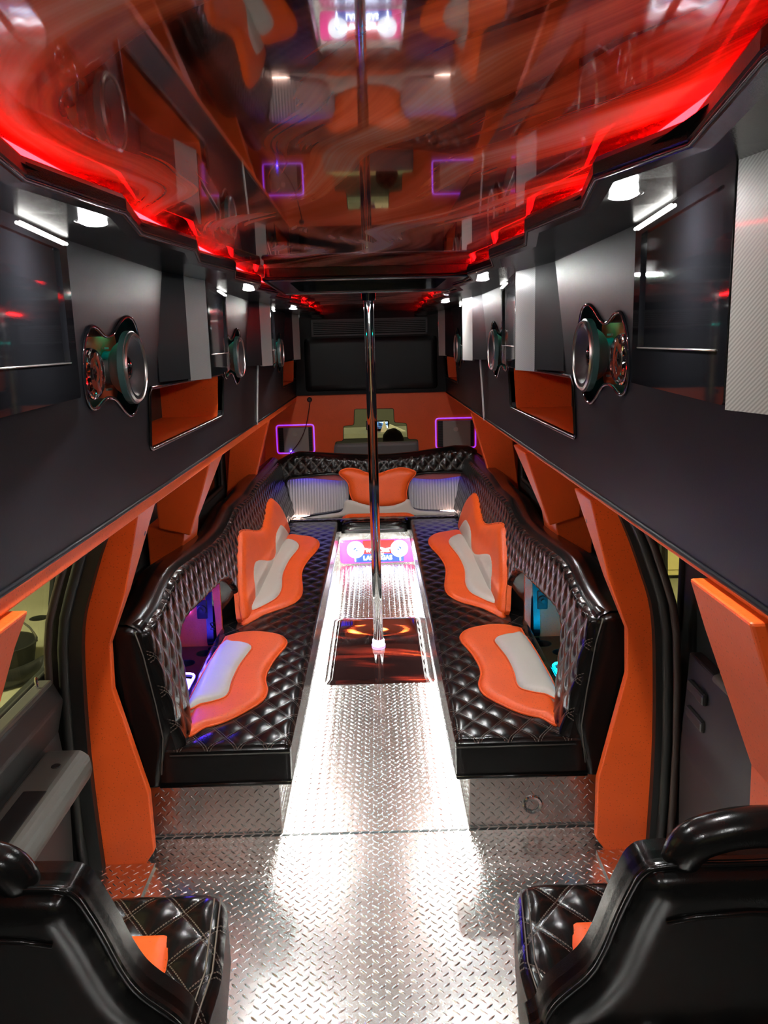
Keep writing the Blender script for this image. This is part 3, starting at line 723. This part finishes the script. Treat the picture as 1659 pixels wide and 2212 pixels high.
# ------------------------------------------------------------------ overhead cabinets
def amoeba(yc, zc):
    pts = [(-.345,.0),(-.335,.06),(-.30,.098),(-.25,.1),(-.19,.082),(-.13,.085),(-.06,.118),(.0,.132),(.06,.12),(.105,.07),(.122,.0),(.11,-.07),(.065,-.118),(.01,-.128),(-.05,-.108),(-.12,-.076),(-.19,-.07),(-.26,-.088),(-.31,-.08),(-.338,-.045)]
    return catmull([(yc+a, zc+b) for a, b in pts], 4)
SIDE = {-1: 'on the door-window side', 1: 'opposite the door window'}
ORD = ['front', 'second', 'third', 'rearmost']
SPK = [2.25, 4.02, 5.79]; ZSP = 1.56
def cabinet(s, y0, y1, name):
    X = lambda u: XC+s*u
    t = empty('overhead_cabinet', (X(.8), (y0+y1)/2, 1.175), name, 'cabinet', 'charcoal overhead cabinets')
    cub = [c for c in ((2.46,3.66),(6.04,7.1)) if c[0] > y0 and c[1] < y1+.05]
    sp = [y for y in SPK if y0 < y < y1]
    holes = [rounded([(a,1.312),(b,1.312),(b,1.495),(a,1.495)], .025) for a, b in cub]+[amoeba(y, ZSP) for y in sp]
    fn = lambda y, z, h: (X(uw(z)-h), y, z)
    sheet('face_panel', [(y0,1.178),(y1,1.178),(y1,1.862),(y0,1.862)], holes, fn, PANEL, t, .02)
    tube('bottom_welt', [(X(uw(1.178)), y0, 1.180), (X(uw(1.178)), y1, 1.180)], .006, PANEL, t, 8)
    h = .04 if s < 0 else .016
    box('bottom_trim', (X(.648), y0, 1.178-h), (X(.92), y1, 1.172), ORANGE, t, .004)
    for a, b in cub:
        V = [(X(uw(1.312)), a, 1.312),(X(uw(1.312)), b, 1.312),(X(uw(1.495)), b, 1.495),(X(uw(1.495)), a, 1.495),(X(.9),a,1.312),(X(.9),b,1.312),(X(.9),b,1.495),(X(.9),a,1.495)]
        mesh('cubby_lining', V, [(0,1,5,4),(1,2,6,5),(2,3,7,6),(3,0,4,7)], ORANGE, t)
        mesh('cubby_back', V[4:], [(0,1,2,3)], BROWN, t)
        tube('cubby_trim', [(X(uw(p[1])-.002), p[0], p[1]) for p in holes[cub.index((a,b))]], .006, LEATHER, t, 6, True)
    for k, y in enumerate(sp):
        hh = holes[len(cub)+k]; c = (y-.04, ZSP)
        V = [(X(uw(p[1])), p[0], p[1]) for p in hh]+[(X(uw(p[1])+.06), p[0], p[1]) for p in hh]; n = len(hh)
        mesh('speaker_well', V, [(i, (i+1) % n, n+(i+1) % n, n+i) for i in range(n)], PANEL, t, True)
        sheet('well_back', hh, [], lambda a, b, h_: (X(uw(b)+.06), a, b), mat('orange_gloss_lining', (.75,.12,.05), .12, spec=.6), t)
        tube('well_trim', [(X(uw(p[1])-.003), p[0], p[1]) for p in hh], .005, GLOSS, t, 6, True)
        box('well_light', (X(.66), y-.06, ZSP+.098), (X(.652), y+.03, ZSP+.104), TEAL, t)
    return t
YS = 4.73
cabinet(-1, Y0, YS, 'charcoal overhead cabinet on the door-window side, ahead of the white piping')
cabinet(-1, YS+.004, YR-.03, 'charcoal overhead cabinet on the door-window side, behind the white piping')
cabinet(1, Y0, YS-.1, 'charcoal overhead cabinet opposite the door window, ahead of the white piping')
cabinet(1, YS-.096, YR-.03, 'charcoal overhead cabinet opposite the door window, behind the white piping')
for s in (-1, 1):
    y = YS if s < 0 else YS-.1
    o = tube('seam_piping', [(XC+s*(uw(z)-.004), y+.002, z) for z in (1.17,1.2,1.4,1.6,1.852)], .0055, mat('white_piping', (.75,.74,.68), .4), None, 8)
    tag(o, 'upright white piping on the overhead cabinet seam '+SIDE[s], 'piping', 'white seam pipings')

def speaker(s, y, label):
    ax = np.array((-s, -.02, 0)); u0 = uw(ZSP); c = np.array((XC+s*(u0+.055), y, ZSP))
    t = empty('door_speaker', c, label, 'speaker', 'speakers in the overhead cabinets')
    lathe('magnet', [(0,0),(.045,0),(.045,.025),(.05,.028)], c, ax, RUBBER, t, 32)
    lathe('basket', [(.05,.022),(.06,.03),(.078,.055),(.088,.058),(.096,.06),(.096,.075),(.088,.078)], c, ax, mat('speaker_basket', (.02,.04,.038), .3), t, 40)
    lathe('silver_ring', [(.083,.074),(.084,.082),(.0885,.084),(.092,.08),(.092,.074)], c, ax, STEEL, t, 48)
    lathe('cone', [(.083,.077),(.074,.08),(.066,.074),(.034,.056),(.03,.056)], c, ax, BLACK, t, 40)
    lathe('dust_cap', [(.034,.056),(.026,.063),(.012,.067),(0,.068)], c, ax, GLOSS, t, 28)
    c2 = np.array((XC+s*(u0+.012), y-.268, ZSP-.006))
    tw = lathe('crystal_tweeter', [(0,0),(.04,0),(.055,.008),(.058,.016),(.05,.022),(.02,.018),(0,.02)], c2, ax, CRYSTAL, t, 16, False)
    lathe('tweeter_ring', [(.052,0),(.06,.004),(.06,.01),(.056,.012)], c2, ax, CHROME, t, 36)
    lathe('tweeter_post', [(.016,-.045),(.016,0),(0,0)], c2, ax, RUBBER, t, 14)
    for dz in (.05,-.055): box('terminal', c+np.array((s*-.03,-.095,dz)), c+np.array((s*-.024,-.06,dz+.005)), STEEL, t)
for s in (-1, 1):
    for k, y in enumerate(SPK):
        speaker(s, y, 'silver ringed speaker with crystal tweeter after the %s television %s' % (ORD[k], SIDE[s]))

def tv(s, k):
    X = lambda u: XC+s*u
    yb0 = 1.16+1.77*k; z0, z1 = 1.508, 1.84; LT = .66 if k in (0, 3) else .78
    P = [(.618,yb0-.36),(.567,yb0-.16),(.53,yb0),(.600,yb0+LT),(.604,yb0+LT),(.62,yb0-.36)]
    t = empty('television', (X(.6), yb0, z0), '%s wedge-mounted television with a silver side strip %s' % (ORD[k], SIDE[s]), 'television', 'televisions on the overhead cabinets')
    fnp = lambda a, b, h: (X(a), b, h)
    prism('housing', [P[0],P[1],(.58,yb0+.0),(.602,P[3][1]-.02),P[4],P[5]], fnp, z0, z1, PANEL, t)
    prism('silver_side', [P[1],P[2],(.54,yb0+.004),(.578,yb0-.15)], fnp, z0-.006, z1-.002, CARBON, t)
    # screen set on the long face
    a, b = np.array(P[2]), np.array(P[3]); d = (b-a); L = np.linalg.norm(d); d /= L; nrm = np.array([-d[1], d[0]]); 
    sf = lambda l, z, h: (X(a[0]+d[0]*l+nrm[0]*h), a[1]+d[1]*l+nrm[1]*h, z)
    sheet('bezel', rounded([(.004,z0),(L,z0),(L,z1),(.004,z1)], .01), [rounded([(.05,z0+.075),(L-.06,z0+.075),(L-.06,z1-.03),(.05,z1-.03)], .006)], lambda l, z, h: sf(l, z, h+.002), GLOSS, t, .03)
    sheet('screen', rounded([(.04,z0+.07),(L-.05,z0+.07),(L-.05,z1-.02),(.04,z1-.02)], .004), [], lambda l, z, h: sf(l, z, h-.004), GLOSS, t, .01)
    tube('screen_trim', [sf(.05, z0+.075, .003), sf(L-.06, z0+.075, .003)], .0015, STEEL, t, 5)
    tube('light_tube', [sf(l, 1.826, .005) for l in np.linspace(L-.32, L-.01, 5)], .0035, TUBE, t, 8)
for s in (-1, 1):
    for k in range(4): tv(s, k)

# ------------------------------------------------------------------ orange pillars
def pillars(s):
    X = lambda u: XC+s*u
    side = SIDE[s]
    # B pillar: curved front face, wedge-shaped inner face
    outer = [(.86,0),(.866,.2),(.868,.4),(.862,.6),(.853,.75),(.838,.84),(.815,.91),(.775,1.02),(.735,1.11),(.72,1.145)]
    poly = [tuple(p) for p in catmull(outer, 3, False)]+[(.655,1.145),(.715,.90),(.775,.745),(.78,.6),(.70,.25),(.70,.05),(.735,0)]
    dep = lambda p: 2.39+.17*max(0, min(1, (p[1]-.86)/.28))
    o = prism('orange_pillar', poly, lambda a, b, h: (X(a), h, b), 2.36, dep, ORANGE, None, .004)
    tag(o, 'tall curved orange pillar beside the bench end '+side, 'pillar', 'orange upholstered pillars')
    lathe('screw_hole', [(.008,.001),(0,.001)], (X(.672), 2.46, 1.06), (-s,0,-.25), BROWN, o, 10)
    # C pillar: wedge block above the bench back
    t = empty('orange_pillar', (X(.8), 3.6, .7), 'wedge-shaped orange pillar above the middle of the bench '+side, 'pillar', 'orange upholstered pillars')
    prism('upper_block', [(.652,1.145),(.76,.83),(.89,.865),(.9,1.145)], lambda a, b, h: (X(a), h, b), 3.42, lambda p: 3.46+.26*max(0, (p[1]-.83)/.32), ORANGE, t, .006)
    prism('lower_block', [(.79,.845),(.83,.60),(.95,.60),(.95,.87)], lambda a, b, h: (X(a), h, b), 3.45, 3.75, ORANGE, t, .006)
    lathe('screw_hole', [(.008,.001),(0,.001)], (X(.69), 3.55, 1.05), (-s,0,-.3), BROWN, t, 10)
    t = empty('orange_pillar', (X(.82), 5.5, .6), 'slim orange pillar near the rear wall '+side, 'pillar', 'orange upholstered pillars')
    prism('upper_block', [(.655,1.145),(.755,.80),(.79,.6),(.97,.6),(.9,1.145)], lambda a, b, h: (X(a), h, b), 5.38, 5.46, ORANGE, t, .006)
    prism('quarter_panel', [(.945,.55),(.97,.55),(.97,1.145),(.925,1.145)], lambda a, b, h: (X(a), h, b), 5.46, YR-.002, ORANGE, t)
    # front pillar close to the camera
    o = prism('orange_pillar', [(.622,1.158 if s > 0 else 1.132),(.655,1.06),(.762,.772),(.764,.676),(.93,.676),(.93,1.158 if s > 0 else 1.132)], lambda a, b, h: (X(a), h, b), 1.24, 1.5, ORANGE, None, .006)
    tag(o, 'broad pale-lit orange pillar under the front television '+side, 'pillar', 'orange upholstered pillars')
    # black door pillar and seals
    o = prism('door_pillar', [tuple(p) for p in catmull([(u+(.10 if s < 0 else .055), z) for u, z in outer], 2, False)]+[tuple(p) for p in catmull([(u-.004, z) for u, z in outer], 2, False)][::-1], lambda a, b, h: (X(min(a,.972)), h, b), 2.33, 2.44, RUBBER, None)
    tag(o, 'black rubber-lined door post outside the tall orange pillar '+side, 'door post', 'black door posts')
    tube('door_seal', [(X(min(u+(.05 if s < 0 else .03),.96)), 2.325, z) for u, z in outer], .016, RUBBER, o, 8)
    tube('door_seal', [(X(min(u+(.085 if s < 0 else .05),.965)), 2.30, z) for u, z in outer], .012, BROWN, o, 8)
pillars(-1); pillars(1)

# ------------------------------------------------------------------ doors
d = empty('sliding_door', (XC-.95, 1.8, .02), 'dark sliding door trim with a grey armrest under the clear window', 'door')
prism('door_trim', [(.972,.02),(.93,.02),(.915,.35),(.93,.5),(.905,.6),(.93,.655),(.972,.66)], lambda a, b, h: (XC-a, h, b), .9, 2.3, DARKTRIM, d, .008)
box('sill_trim', (XC-.965, 1.0, .655), (XC-.925, 2.28, .672), TRIM_GREY, d, .006)
arm = prism('armrest', [(.93,.39),(.815,.395),(.80,.43),(.805,.475),(.83,.492),(.93,.492)], lambda a, b, h: (XC-a, h, b), 1.45, 2.2, TRIM_GREY, d, .012)
box('pull_cup', (XC-.90, 1.6, .488), (XC-.84, 1.97, .4935), BLACK, arm, .001)
lathe('screw_well', [(.014,.0),(.012,.003),(0,.0025)], (XC-.865, 2.1, .491), (0,0,1), BLACK, arm, 16)
lathe('lock_pin', [(.005,0),(.005,.03),(.003,.035),(0,.035)], (XC-.945, 2.22, .67), (0,0,1), CHROME, d, 10)
d = empty('entry_door', (XC+.95, 1.8, .02), 'black entry door panel with hinge hardware opposite the clear window', 'door')
prism('door_trim', [(.972,.02),(.93,.02),(.92,.4),(.935,.7),(.972,.7)], lambda a, b, h: (XC+a, h, b), .9, 2.28, BLACK, d, .006)
for z in (.52,.60): box('hinge', (XC+.915, 2.12, z), (XC+.935, 2.24, z+.035), RUBBER, d, .008)
tube('grab_bar', [(XC+.93,1.75,.74),(XC+.9,1.77,.74),(XC+.9,2.0,.735),(XC+.93,2.02,.735)], .012, TRIM_GREY, d, 8)
lathe('knob', [(.012,0),(.014,.01),(.008,.018),(0,.02)], (XC+.92, 2.15, .22), (-1,0,0), CHROME, d, 12)

# ------------------------------------------------------------------ front chairs (seen from behind)
def chair(s):
    cu = .575; X = lambda u: XC+s*(cu+u); XB = lambda u: XC+s*((.605 if s < 0 else .592)+u); XH = lambda u: XC+s*((.645 if s < 0 else .61)+u); dz = 0. if s < 0 else .01
    t = empty('captain_chair', (X(0), 1.4, 0), 'black quilted chair with orange seat panel and hoop headrest, '+('beside the grey door armrest' if s < 0 else 'beside the black entry door'), 'chair', 'rear-facing front chairs')
    pad('seat_cushion', rounded([(-.27,1.16),(.20,1.16),(.215,1.4),(.205,1.655),(-.255,1.655),(-.285,1.4)], .05), lambda a, b, h: (X(a), b, .392+h), QUILT, t, .008, .05, .03, quilt=(.115,.15,.01), skirt=.12, flip=s < 0, edge=.05)
    for q in (-.257,-.243): tube('seat_stitching', [(X(q), 1.2, .42),(X(q-.012), 1.4, .422),(X(q+.012), 1.62, .42)], .0016, mat('thread_tan', (.14,.11,.09), .5), t, 5)
    pad('seat_inset', rounded([(-.165,1.506),(.165,1.506),(.15,1.2),(-.2,1.2)], .012), lambda a, b, h: (X(a), b, .42+h), ORANGE, t, .012, .02, .012, skirt=.01, flip=s < 0)
    by = lambda z: 1.30-.30*(z-.42)
    half = [(.0,.80),(.125,.80),(.16,.785),(.175,.74),(.188,.68),(.202,.60),(.222,.54),(.27,.47),(.285,.42),(.26,.38)]
    half = [(a, z+dz if z > .45 else z) for a, z in half]
    out = catmull([(a, z) for a, z in half]+[(-a, z) for a, z in half[::-1] if a > 0], 4)
    pad('backrest', out, lambda a, b, h: (XB(a), by(b)-.04-h*1.2, b), LEATHER, t, .01, .06, .04, skirt=.05, flip=s < 0)
    pad('backrest_front', out, lambda a, b, h: (XB(a), by(b)-.01+h, b), QUILT, t, .01, .06, .05, quilt=(.115,.15,.008), skirt=.02, flip=s > 0, edge=.04)
    tube('back_seam', [(XB(a), by(z+dz)-.09, z+dz) for a, z in ((-.125,.71),(-.08,.722),(0,.728),(.08,.722),(.125,.71))], .005, LEATHER, t, 6)
    tube('back_edge_welt', [(XB(p[0]*.985), by(p[1])-.052, p[1]) for p in out], .005, LEATHER, t, 6, True)
    hp = catmull([(-.108,.80),(-.112,.86),(-.098,.903),(-.05,.925),(0,.93),(.05,.925),(.098,.903),(.112,.86),(.108,.80)], 5, False)
    tube('headrest_hoop', [(XH(p[0]), by(p[1]+dz-.07)-.03, p[1]+dz-.07) for p in hp], .031, LEATHER, t, 14)
    box('pedestal', (X(-.2), 1.2, .03), (X(.2), 1.58, .29), BLACK, t, .02)
    box('base_plate', (X(-.23), 1.15, .0), (X(.23), 1.62, .03), STEEL, t, .005)
chair(-1); chair(1)
for s in (-1, 1):
    o = box('sill_step', (XC+s*.70, 1.9, .0), (XC+s*.94, 2.358, .012), PLATE); tag(o, 'small tread plate step at the door sill '+SIDE[s], 'step', 'door sill steps')
    lugs('tread_lugs', .705, .935, 1.905, 2.355, lambda a, b, h: (XC+s*a, b, .012+h), PLATE, o)

# ------------------------------------------------------------------ garage outside the windows
GZ = -.62
def conc():
    m = mat('garage_concrete', (.42,.4,.27), .7); c = coords(m); n = noise(m, c, 1.2, 5, .6)
    lk(m, ramp(m, n.outputs[0], [(.3,(.33,.32,.2)),(.7,(.5,.48,.32))]), bsdf(m).inputs['Base Color']); return m
CONC = conc(); GWALL = mat('garage_wall', (.6,.56,.38), .8)
o = box('floor', (-9,-6,GZ-.05), (9,22,GZ), CONC); tag(o, kind='structure')
for nm, lo, hi in (('wall_garage_left', (-9.1,-6,GZ), (-9,22,3.6)), ('wall_garage_right', (9,-6,GZ), (9.1,22,3.6)), ('wall_garage_rear', (-9,22,GZ), (9,22.1,3.6)), ('wall_garage_front', (-9,-6.1,GZ), (9,-6,3.6))):
    tag(box(nm, lo, hi, GWALL), kind='structure')
tag(box('ceiling', (-9,-6,3.6), (9,22,3.65), GWALL), kind='structure')
gm = glow('added_lamp_glow', (1,.93,.62), E_GARAGE); gm2 = glow('added_lamp_glow_dim', (1,.93,.62), E_GARAGE*.22)  # lamps added out of view to bring the garage up to its olive tone
for x, y, w in ((-4.5,3,'beside the door window'),(4.5,3,'beside the entry door'),(-2.5,13,'behind the vehicle, over the stained floor'),(2.5,13,'behind the vehicle, over the workbench')):
    e = empty('added_garage_lamp', (x,y,3.5), 'long fill lamp added out of view '+w, 'lamp', 'added garage fill lamps')
    box('fill_lamp_body', (x-.12,y-.8,3.5), (x+.12,y+.8,3.6), TRIM_GREY, e, .01); box('fill_lamp_tube', (x-.06,y-.75,3.47), (x+.06,y+.75,3.5), gm if y < 5 else gm2, e, .01)
# things on the garage floor by the door window
e = empty('floor_hose', (-2.4,5.6,GZ), 'thick dark hose lying on the garage floor outside the door window', 'hose')
tube('hose', catmull([(-3.1,5.1,GZ+.06),(-2.7,5.2,GZ+.06),(-2.45,5.45,GZ+.06),(-2.38,5.9,GZ+.06),(-2.5,6.4,GZ+.06)], 6, False), .06, RUBBER, e, 10)
lathe('coupling', [(0,-.08),(.08,-.08),(.085,.1),(0,.1)], (-2.5,6.4,GZ+.085), (-.2,1,0), BLACK, e, 16)
e = empty('floor_tub', (-2.78,5.72,GZ), 'round dark tub standing on the garage floor beside the hose', 'tub')
lathe('tub_body', [(0,.01),(.2,.01),(.2,0),(.22,0),(.25,.16),(.26,.17),(.24,.17),(.21,.02),(0,.02)], (-2.78,5.72,GZ), (0,0,1), RUBBER, e, 28)
tube('tub_handle', [(-2.78+.25*math.cos(a), 5.72+.05, GZ+.16+.2*math.sin(a)) for a in np.linspace(0,PI,12)], .008, STEEL, e, 6)
o = lathe('floor_drain', [(0,.004),(.07,.004),(.08,0)], (-2.94,6.8,GZ), (0,0,1), BLACK, None, 20); tag(o, 'small black round drain cover in the garage floor', 'drain')
YEL = mat('sliver_yellow', (.85,.72,.3), .5)  # added cabinet, its yellow makes the bright sliver beyond the entry door
e = empty('sliver_cabinet', (3.0,7.6,GZ), 'pale yellow cabinet added to make the bright sliver beyond the entry door', 'cabinet')
box('cabinet_body', (2.3,7.4,GZ+.04), (3.7,7.9,GZ+1.1), YEL, e, .01); box('plinth', (2.35,7.45,GZ), (3.65,7.88,GZ+.04), BLACK, e)
for k in range(4):
    dw = box('drawer', (2.34,7.385,GZ+.1+.245*k), (3.66,7.4,GZ+.32+.245*k), YEL, e, .004); box('handle', (2.8,7.37,GZ+.27+.245*k), (3.2,7.385,GZ+.285+.245*k), STEEL, dw)
e = empty('storage_rack', (-5,8.6,GZ), 'olive storage rack with boxes across the garage', 'rack')
for z in (.35,.8,1.25): box('shelf', (-6.2,8.5,GZ+z), (-2.6,8.9,GZ+z+.05), mat('rack_olive', (.28,.27,.15), .6), e)
for x in (-6.2,-4.4,-2.65): box('rack_post', (x,8.5,GZ), (x+.05,8.9,GZ+1.6), DARKTRIM, e)
for i, (x, z, c, lb) in enumerate(((-4.3,.4,(.05,.05,.03),'dark carton on the garage storage rack'),(-3.6,.4,(.12,.4,.2),'green carton on the garage storage rack'),(-3.1,.85,(.35,.1,.04),'red-brown carton on the garage storage rack'),(-5.2,.85,(.5,.48,.4),'cream carton on the garage storage rack'))):
    e2 = empty('carton', (x,8.7,GZ+z), lb, 'carton', 'cartons on the rack')
    box('carton_body', (x-.25,8.52,GZ+z), (x+.25,8.88,GZ+z+.3), mat('carton_%d' % i, c, .7), e2, .005); box('carton_tape', (x-.03,8.515,GZ+z+.1), (x+.03,8.885,GZ+z+.303), mat('tape', (.5,.4,.25), .3), e2)
# workbench, monitor and papers seen through the stepped rear window
WBY = 10.2; wz = py_(800,936,WBY)[2]
e = empty('workbench', (0,WBY+.3,GZ), 'grey workbench in the garage beyond the stepped rear window', 'workbench')
x0, x1 = py_(742,936,WBY)[0], py_(905,936,WBY)[0]
box('bench_top', (x0-.4,WBY,wz-.06), (x1+.4,WBY+.8,wz), mat('bench_grey', (.3,.3,.24), .5), e, .008)
for x in (x0-.35, x1+.3):
    for y in (WBY+.04, WBY+.72): box('leg', (x,y,GZ), (x+.05,y+.05,wz-.06), BLACK, e)
box('bench_apron', (x0-.35,WBY+.03,wz-.3), (x1+.35,WBY+.06,wz-.06), BLACK, e)
m0, m1 = py_(791,934,WBY+.25), py_(840,908,WBY+.25)
e = empty('monitor', ((m0[0]+m1[0])/2, WBY+.25, wz), 'small lit monitor with blue and white picture on the workbench', 'monitor')
box('frame', (m0[0],WBY+.25,wz+.015), (m1[0],WBY+.29,m1[2]), GLOSS, e, .006)
mm = mat('monitor_picture', (.02,.02,.02), .3); c = coords(mm, 'Object', (9,9,14)); n = noise(mm, c, 1, 2, .5, 2)
lk(mm, ramp(mm, n.outputs[0], [(.4,(.01,.03,.08)),(.52,(.1,.35,.8)),(.6,(.9,.95,1))]), bsdf(mm).inputs['Emission Color']); bsdf(mm).inputs['Emission Strength'].default_value = 1.2
box('screen', (m0[0]+.015,WBY+.245,wz+.03), (m1[0]-.015,WBY+.25,m1[2]-.015), mm, e)
box('stand', ((m0[0]+m1[0])/2-.06,WBY+.22,wz), ((m0[0]+m1[0])/2+.06,WBY+.33,wz+.015), GLOSS, e, .003)
pw = mat('paper_white', (.85,.83,.7), .7)
for i, (ax, ay, bx, by_, cx, cy, lb) in enumerate(((822,934,829,910,838,934,'upright folded white paper beside the monitor'),(836,930,841,917,876,930,'loose white paper sheet beyond the black-haired head'))):
    A, B, Cc = (py_(x, y, WBY+.12) for x, y in ((ax,ay),(bx,by_),(cx,cy)))
    for v in (A, Cc): v[2] = wz
    o = mesh('paper_sheet', [A, B, Cc, A+np.array((0,.1,0)), B+np.array((.01,.06,0)), Cc+np.array((0,.1,0))], [(0,1,2),(3,5,4),(0,3,4,1),(1,4,5,2),(0,2,5,3)], pw); tag(o, lb, 'paper', 'papers on the workbench')
r = lathe('red_lamp', [(.012,0),(.012,.02),(.006,.028),(0,.03)], (py_(813,935,WBY+.06)[0], WBY+.06, wz), (0,0,1), glow('red_indicator', (1,.03,.02), 6), None, 12)
tag(r, 'tiny red indicator lamp on the workbench by the monitor', 'lamp')
hg = mat('dark_cover', (.09,.09,.065), .7)
e = tag(prism('covered_load', rounded([(-.9,0),(.9,0),(.8,.85),(.3,1.25),(-.6,1.0)], .1), lambda a, b, h: (-.1+a, h, GZ+b), 15., 16.2, hg), 'dark olive covered load standing behind the workbench', 'load')

# person standing outside behind the rear window: only the dark-haired crown shows
def person():
    hx, hy = py_(849,940,7.5)[0], 7.5; top = py_(849,927,7.5)[2]; sc = (top-GZ)/1.7
    S = lambda x, y, z: (hx+x*sc, hy+y*sc, GZ+z*sc)
    J = {'pel':(0,0,.9),'spi':(0,.01,1.08),'che':(0,.02,1.26),'nec':(0,.01,1.42),'nek':(0,0,1.48),'shl':(-.17,.02,1.38),'shr':(.17,.02,1.38),'ell':(-.22,.04,1.1),'elr':(.22,.04,1.1),'wrl':(-.19,.2,.93),'wrr':(.19,.2,.93),
         'hil':(-.09,0,.86),'hir':(.09,0,.86),'knl':(-.1,.02,.48),'knr':(.1,.02,.48),'anl':(-.1,-.01,.08),'anr':(.1,-.01,.08),'tol':(-.11,.14,.04),'tor':(.11,.14,.04),'hal':(-.18,.28,.9),'har':(.18,.28,.9)}
    E = [('pel','spi'),('spi','che'),('che','nec'),('nec','nek'),('che','shl'),('che','shr'),('shl','ell'),('shr','elr'),('ell','wrl'),('elr','wrr'),('wrl','hal'),('wrr','har'),('pel','hil'),('pel','hir'),('hil','knl'),('hir','knr'),('knl','anl'),('knr','anr'),('anl','tol'),('anr','tor')]
    R = {'pel':.13,'spi':.12,'che':.14,'nec':.06,'nek':.052,'shl':.065,'shr':.065,'ell':.042,'elr':.042,'wrl':.03,'wrr':.03,'hal':.03,'har':.03,'hil':.085,'hir':.085,'knl':.058,'knr':.058,'anl':.04,'anr':.04,'tol':.035,'tor':.035}
    ks = list(J); me = bpy.data.meshes.new('body'); me.from_pydata([S(*J[k]) for k in ks], [(ks.index(a), ks.index(b)) for a, b in E], [])
    t = empty('person', S(0,0,0), 'person with short black hair and dark clothes standing behind the rear window, facing away', 'person')
    o = bpy.data.objects.new('body', me); COL.objects.link(o); me.materials.append(mat('dark_clothes', (.02,.022,.03), .8))
    o.modifiers.new('skin', 'SKIN'); sv = me.skin_vertices[0].data
    for i, k in enumerate(ks): sv[i].radius = (R[k]*sc, R[k]*sc*.85)
    sv[0].use_root = True
    ss = o.modifiers.new('sub', 'SUBSURF'); ss.levels = 2; ss.render_levels = 2
    dg = bpy.context.evaluated_depsgraph_get(); m2 = bpy.data.meshes.new_from_object(o.evaluated_get(dg)); o.modifiers.clear(); o.data = m2; m2.shade_smooth()
    o.parent = t; o.matrix_parent_inverse = Matrix.Translation(-Vector(t.location))
    bm = bmesh.new(); bmesh.ops.create_uvsphere(bm, u_segments=28, v_segments=20, radius=1)
    for v in bm.verts:
        x, y, z = v.co; jaw = max(0, -z)
        v.co = Vector(S(x*.074*(1-.28*jaw), y*.095*(1-.15*jaw)+.015*jaw, 1.585+z*.112))
    hd = from_bm('head', bm, mat('skin', (.45,.25,.16), .55), t, True)
    bm = bmesh.new(); bmesh.ops.create_uvsphere(bm, u_segments=36, v_segments=24, radius=1)
    bmesh.ops.delete(bm, geom=[v for v in bm.verts if v.co.z < -.45 or (v.co.z < .15 and v.co.y > .55)], context='VERTS')
    for v in bm.verts:
        x, y, z = v.co; k = 1+.03*math.sin(9*x+4*y)*math.cos(7*z)
        v.co = Vector(S(x*.112*k, (y*.118-.006)*k, 1.588+z*.122*k))
    from_bm('hair', bm, mat('black_hair', (.004,.0037,.0035), .8, spec=.1), hd, True)
    lathe('nose', [(0,.02),(.012,.0),(.016,-.02)], S(0,.1,1.575), (0,1,-.2), hd.data.materials[0], hd, 10)
    for q in (-1,1):
        lathe('ear', [(0,.01),(.014,.008),(.022,0),(.018,-.01)], S(q*.074,-.005,1.58), (q,0,0), hd.data.materials[0], hd, 12)
        lathe('eye', [(0,.006),(.01,.003),(.012,0)], S(q*.03,.088,1.595), (0,1,0), BLACK, hd, 10)
    tube('mouth', [S(-.022,.09,1.53), S(0,.097,1.528), S(.022,.09,1.53)], .004, mat('lip', (.3,.1,.08), .5), hd, 5)
person()
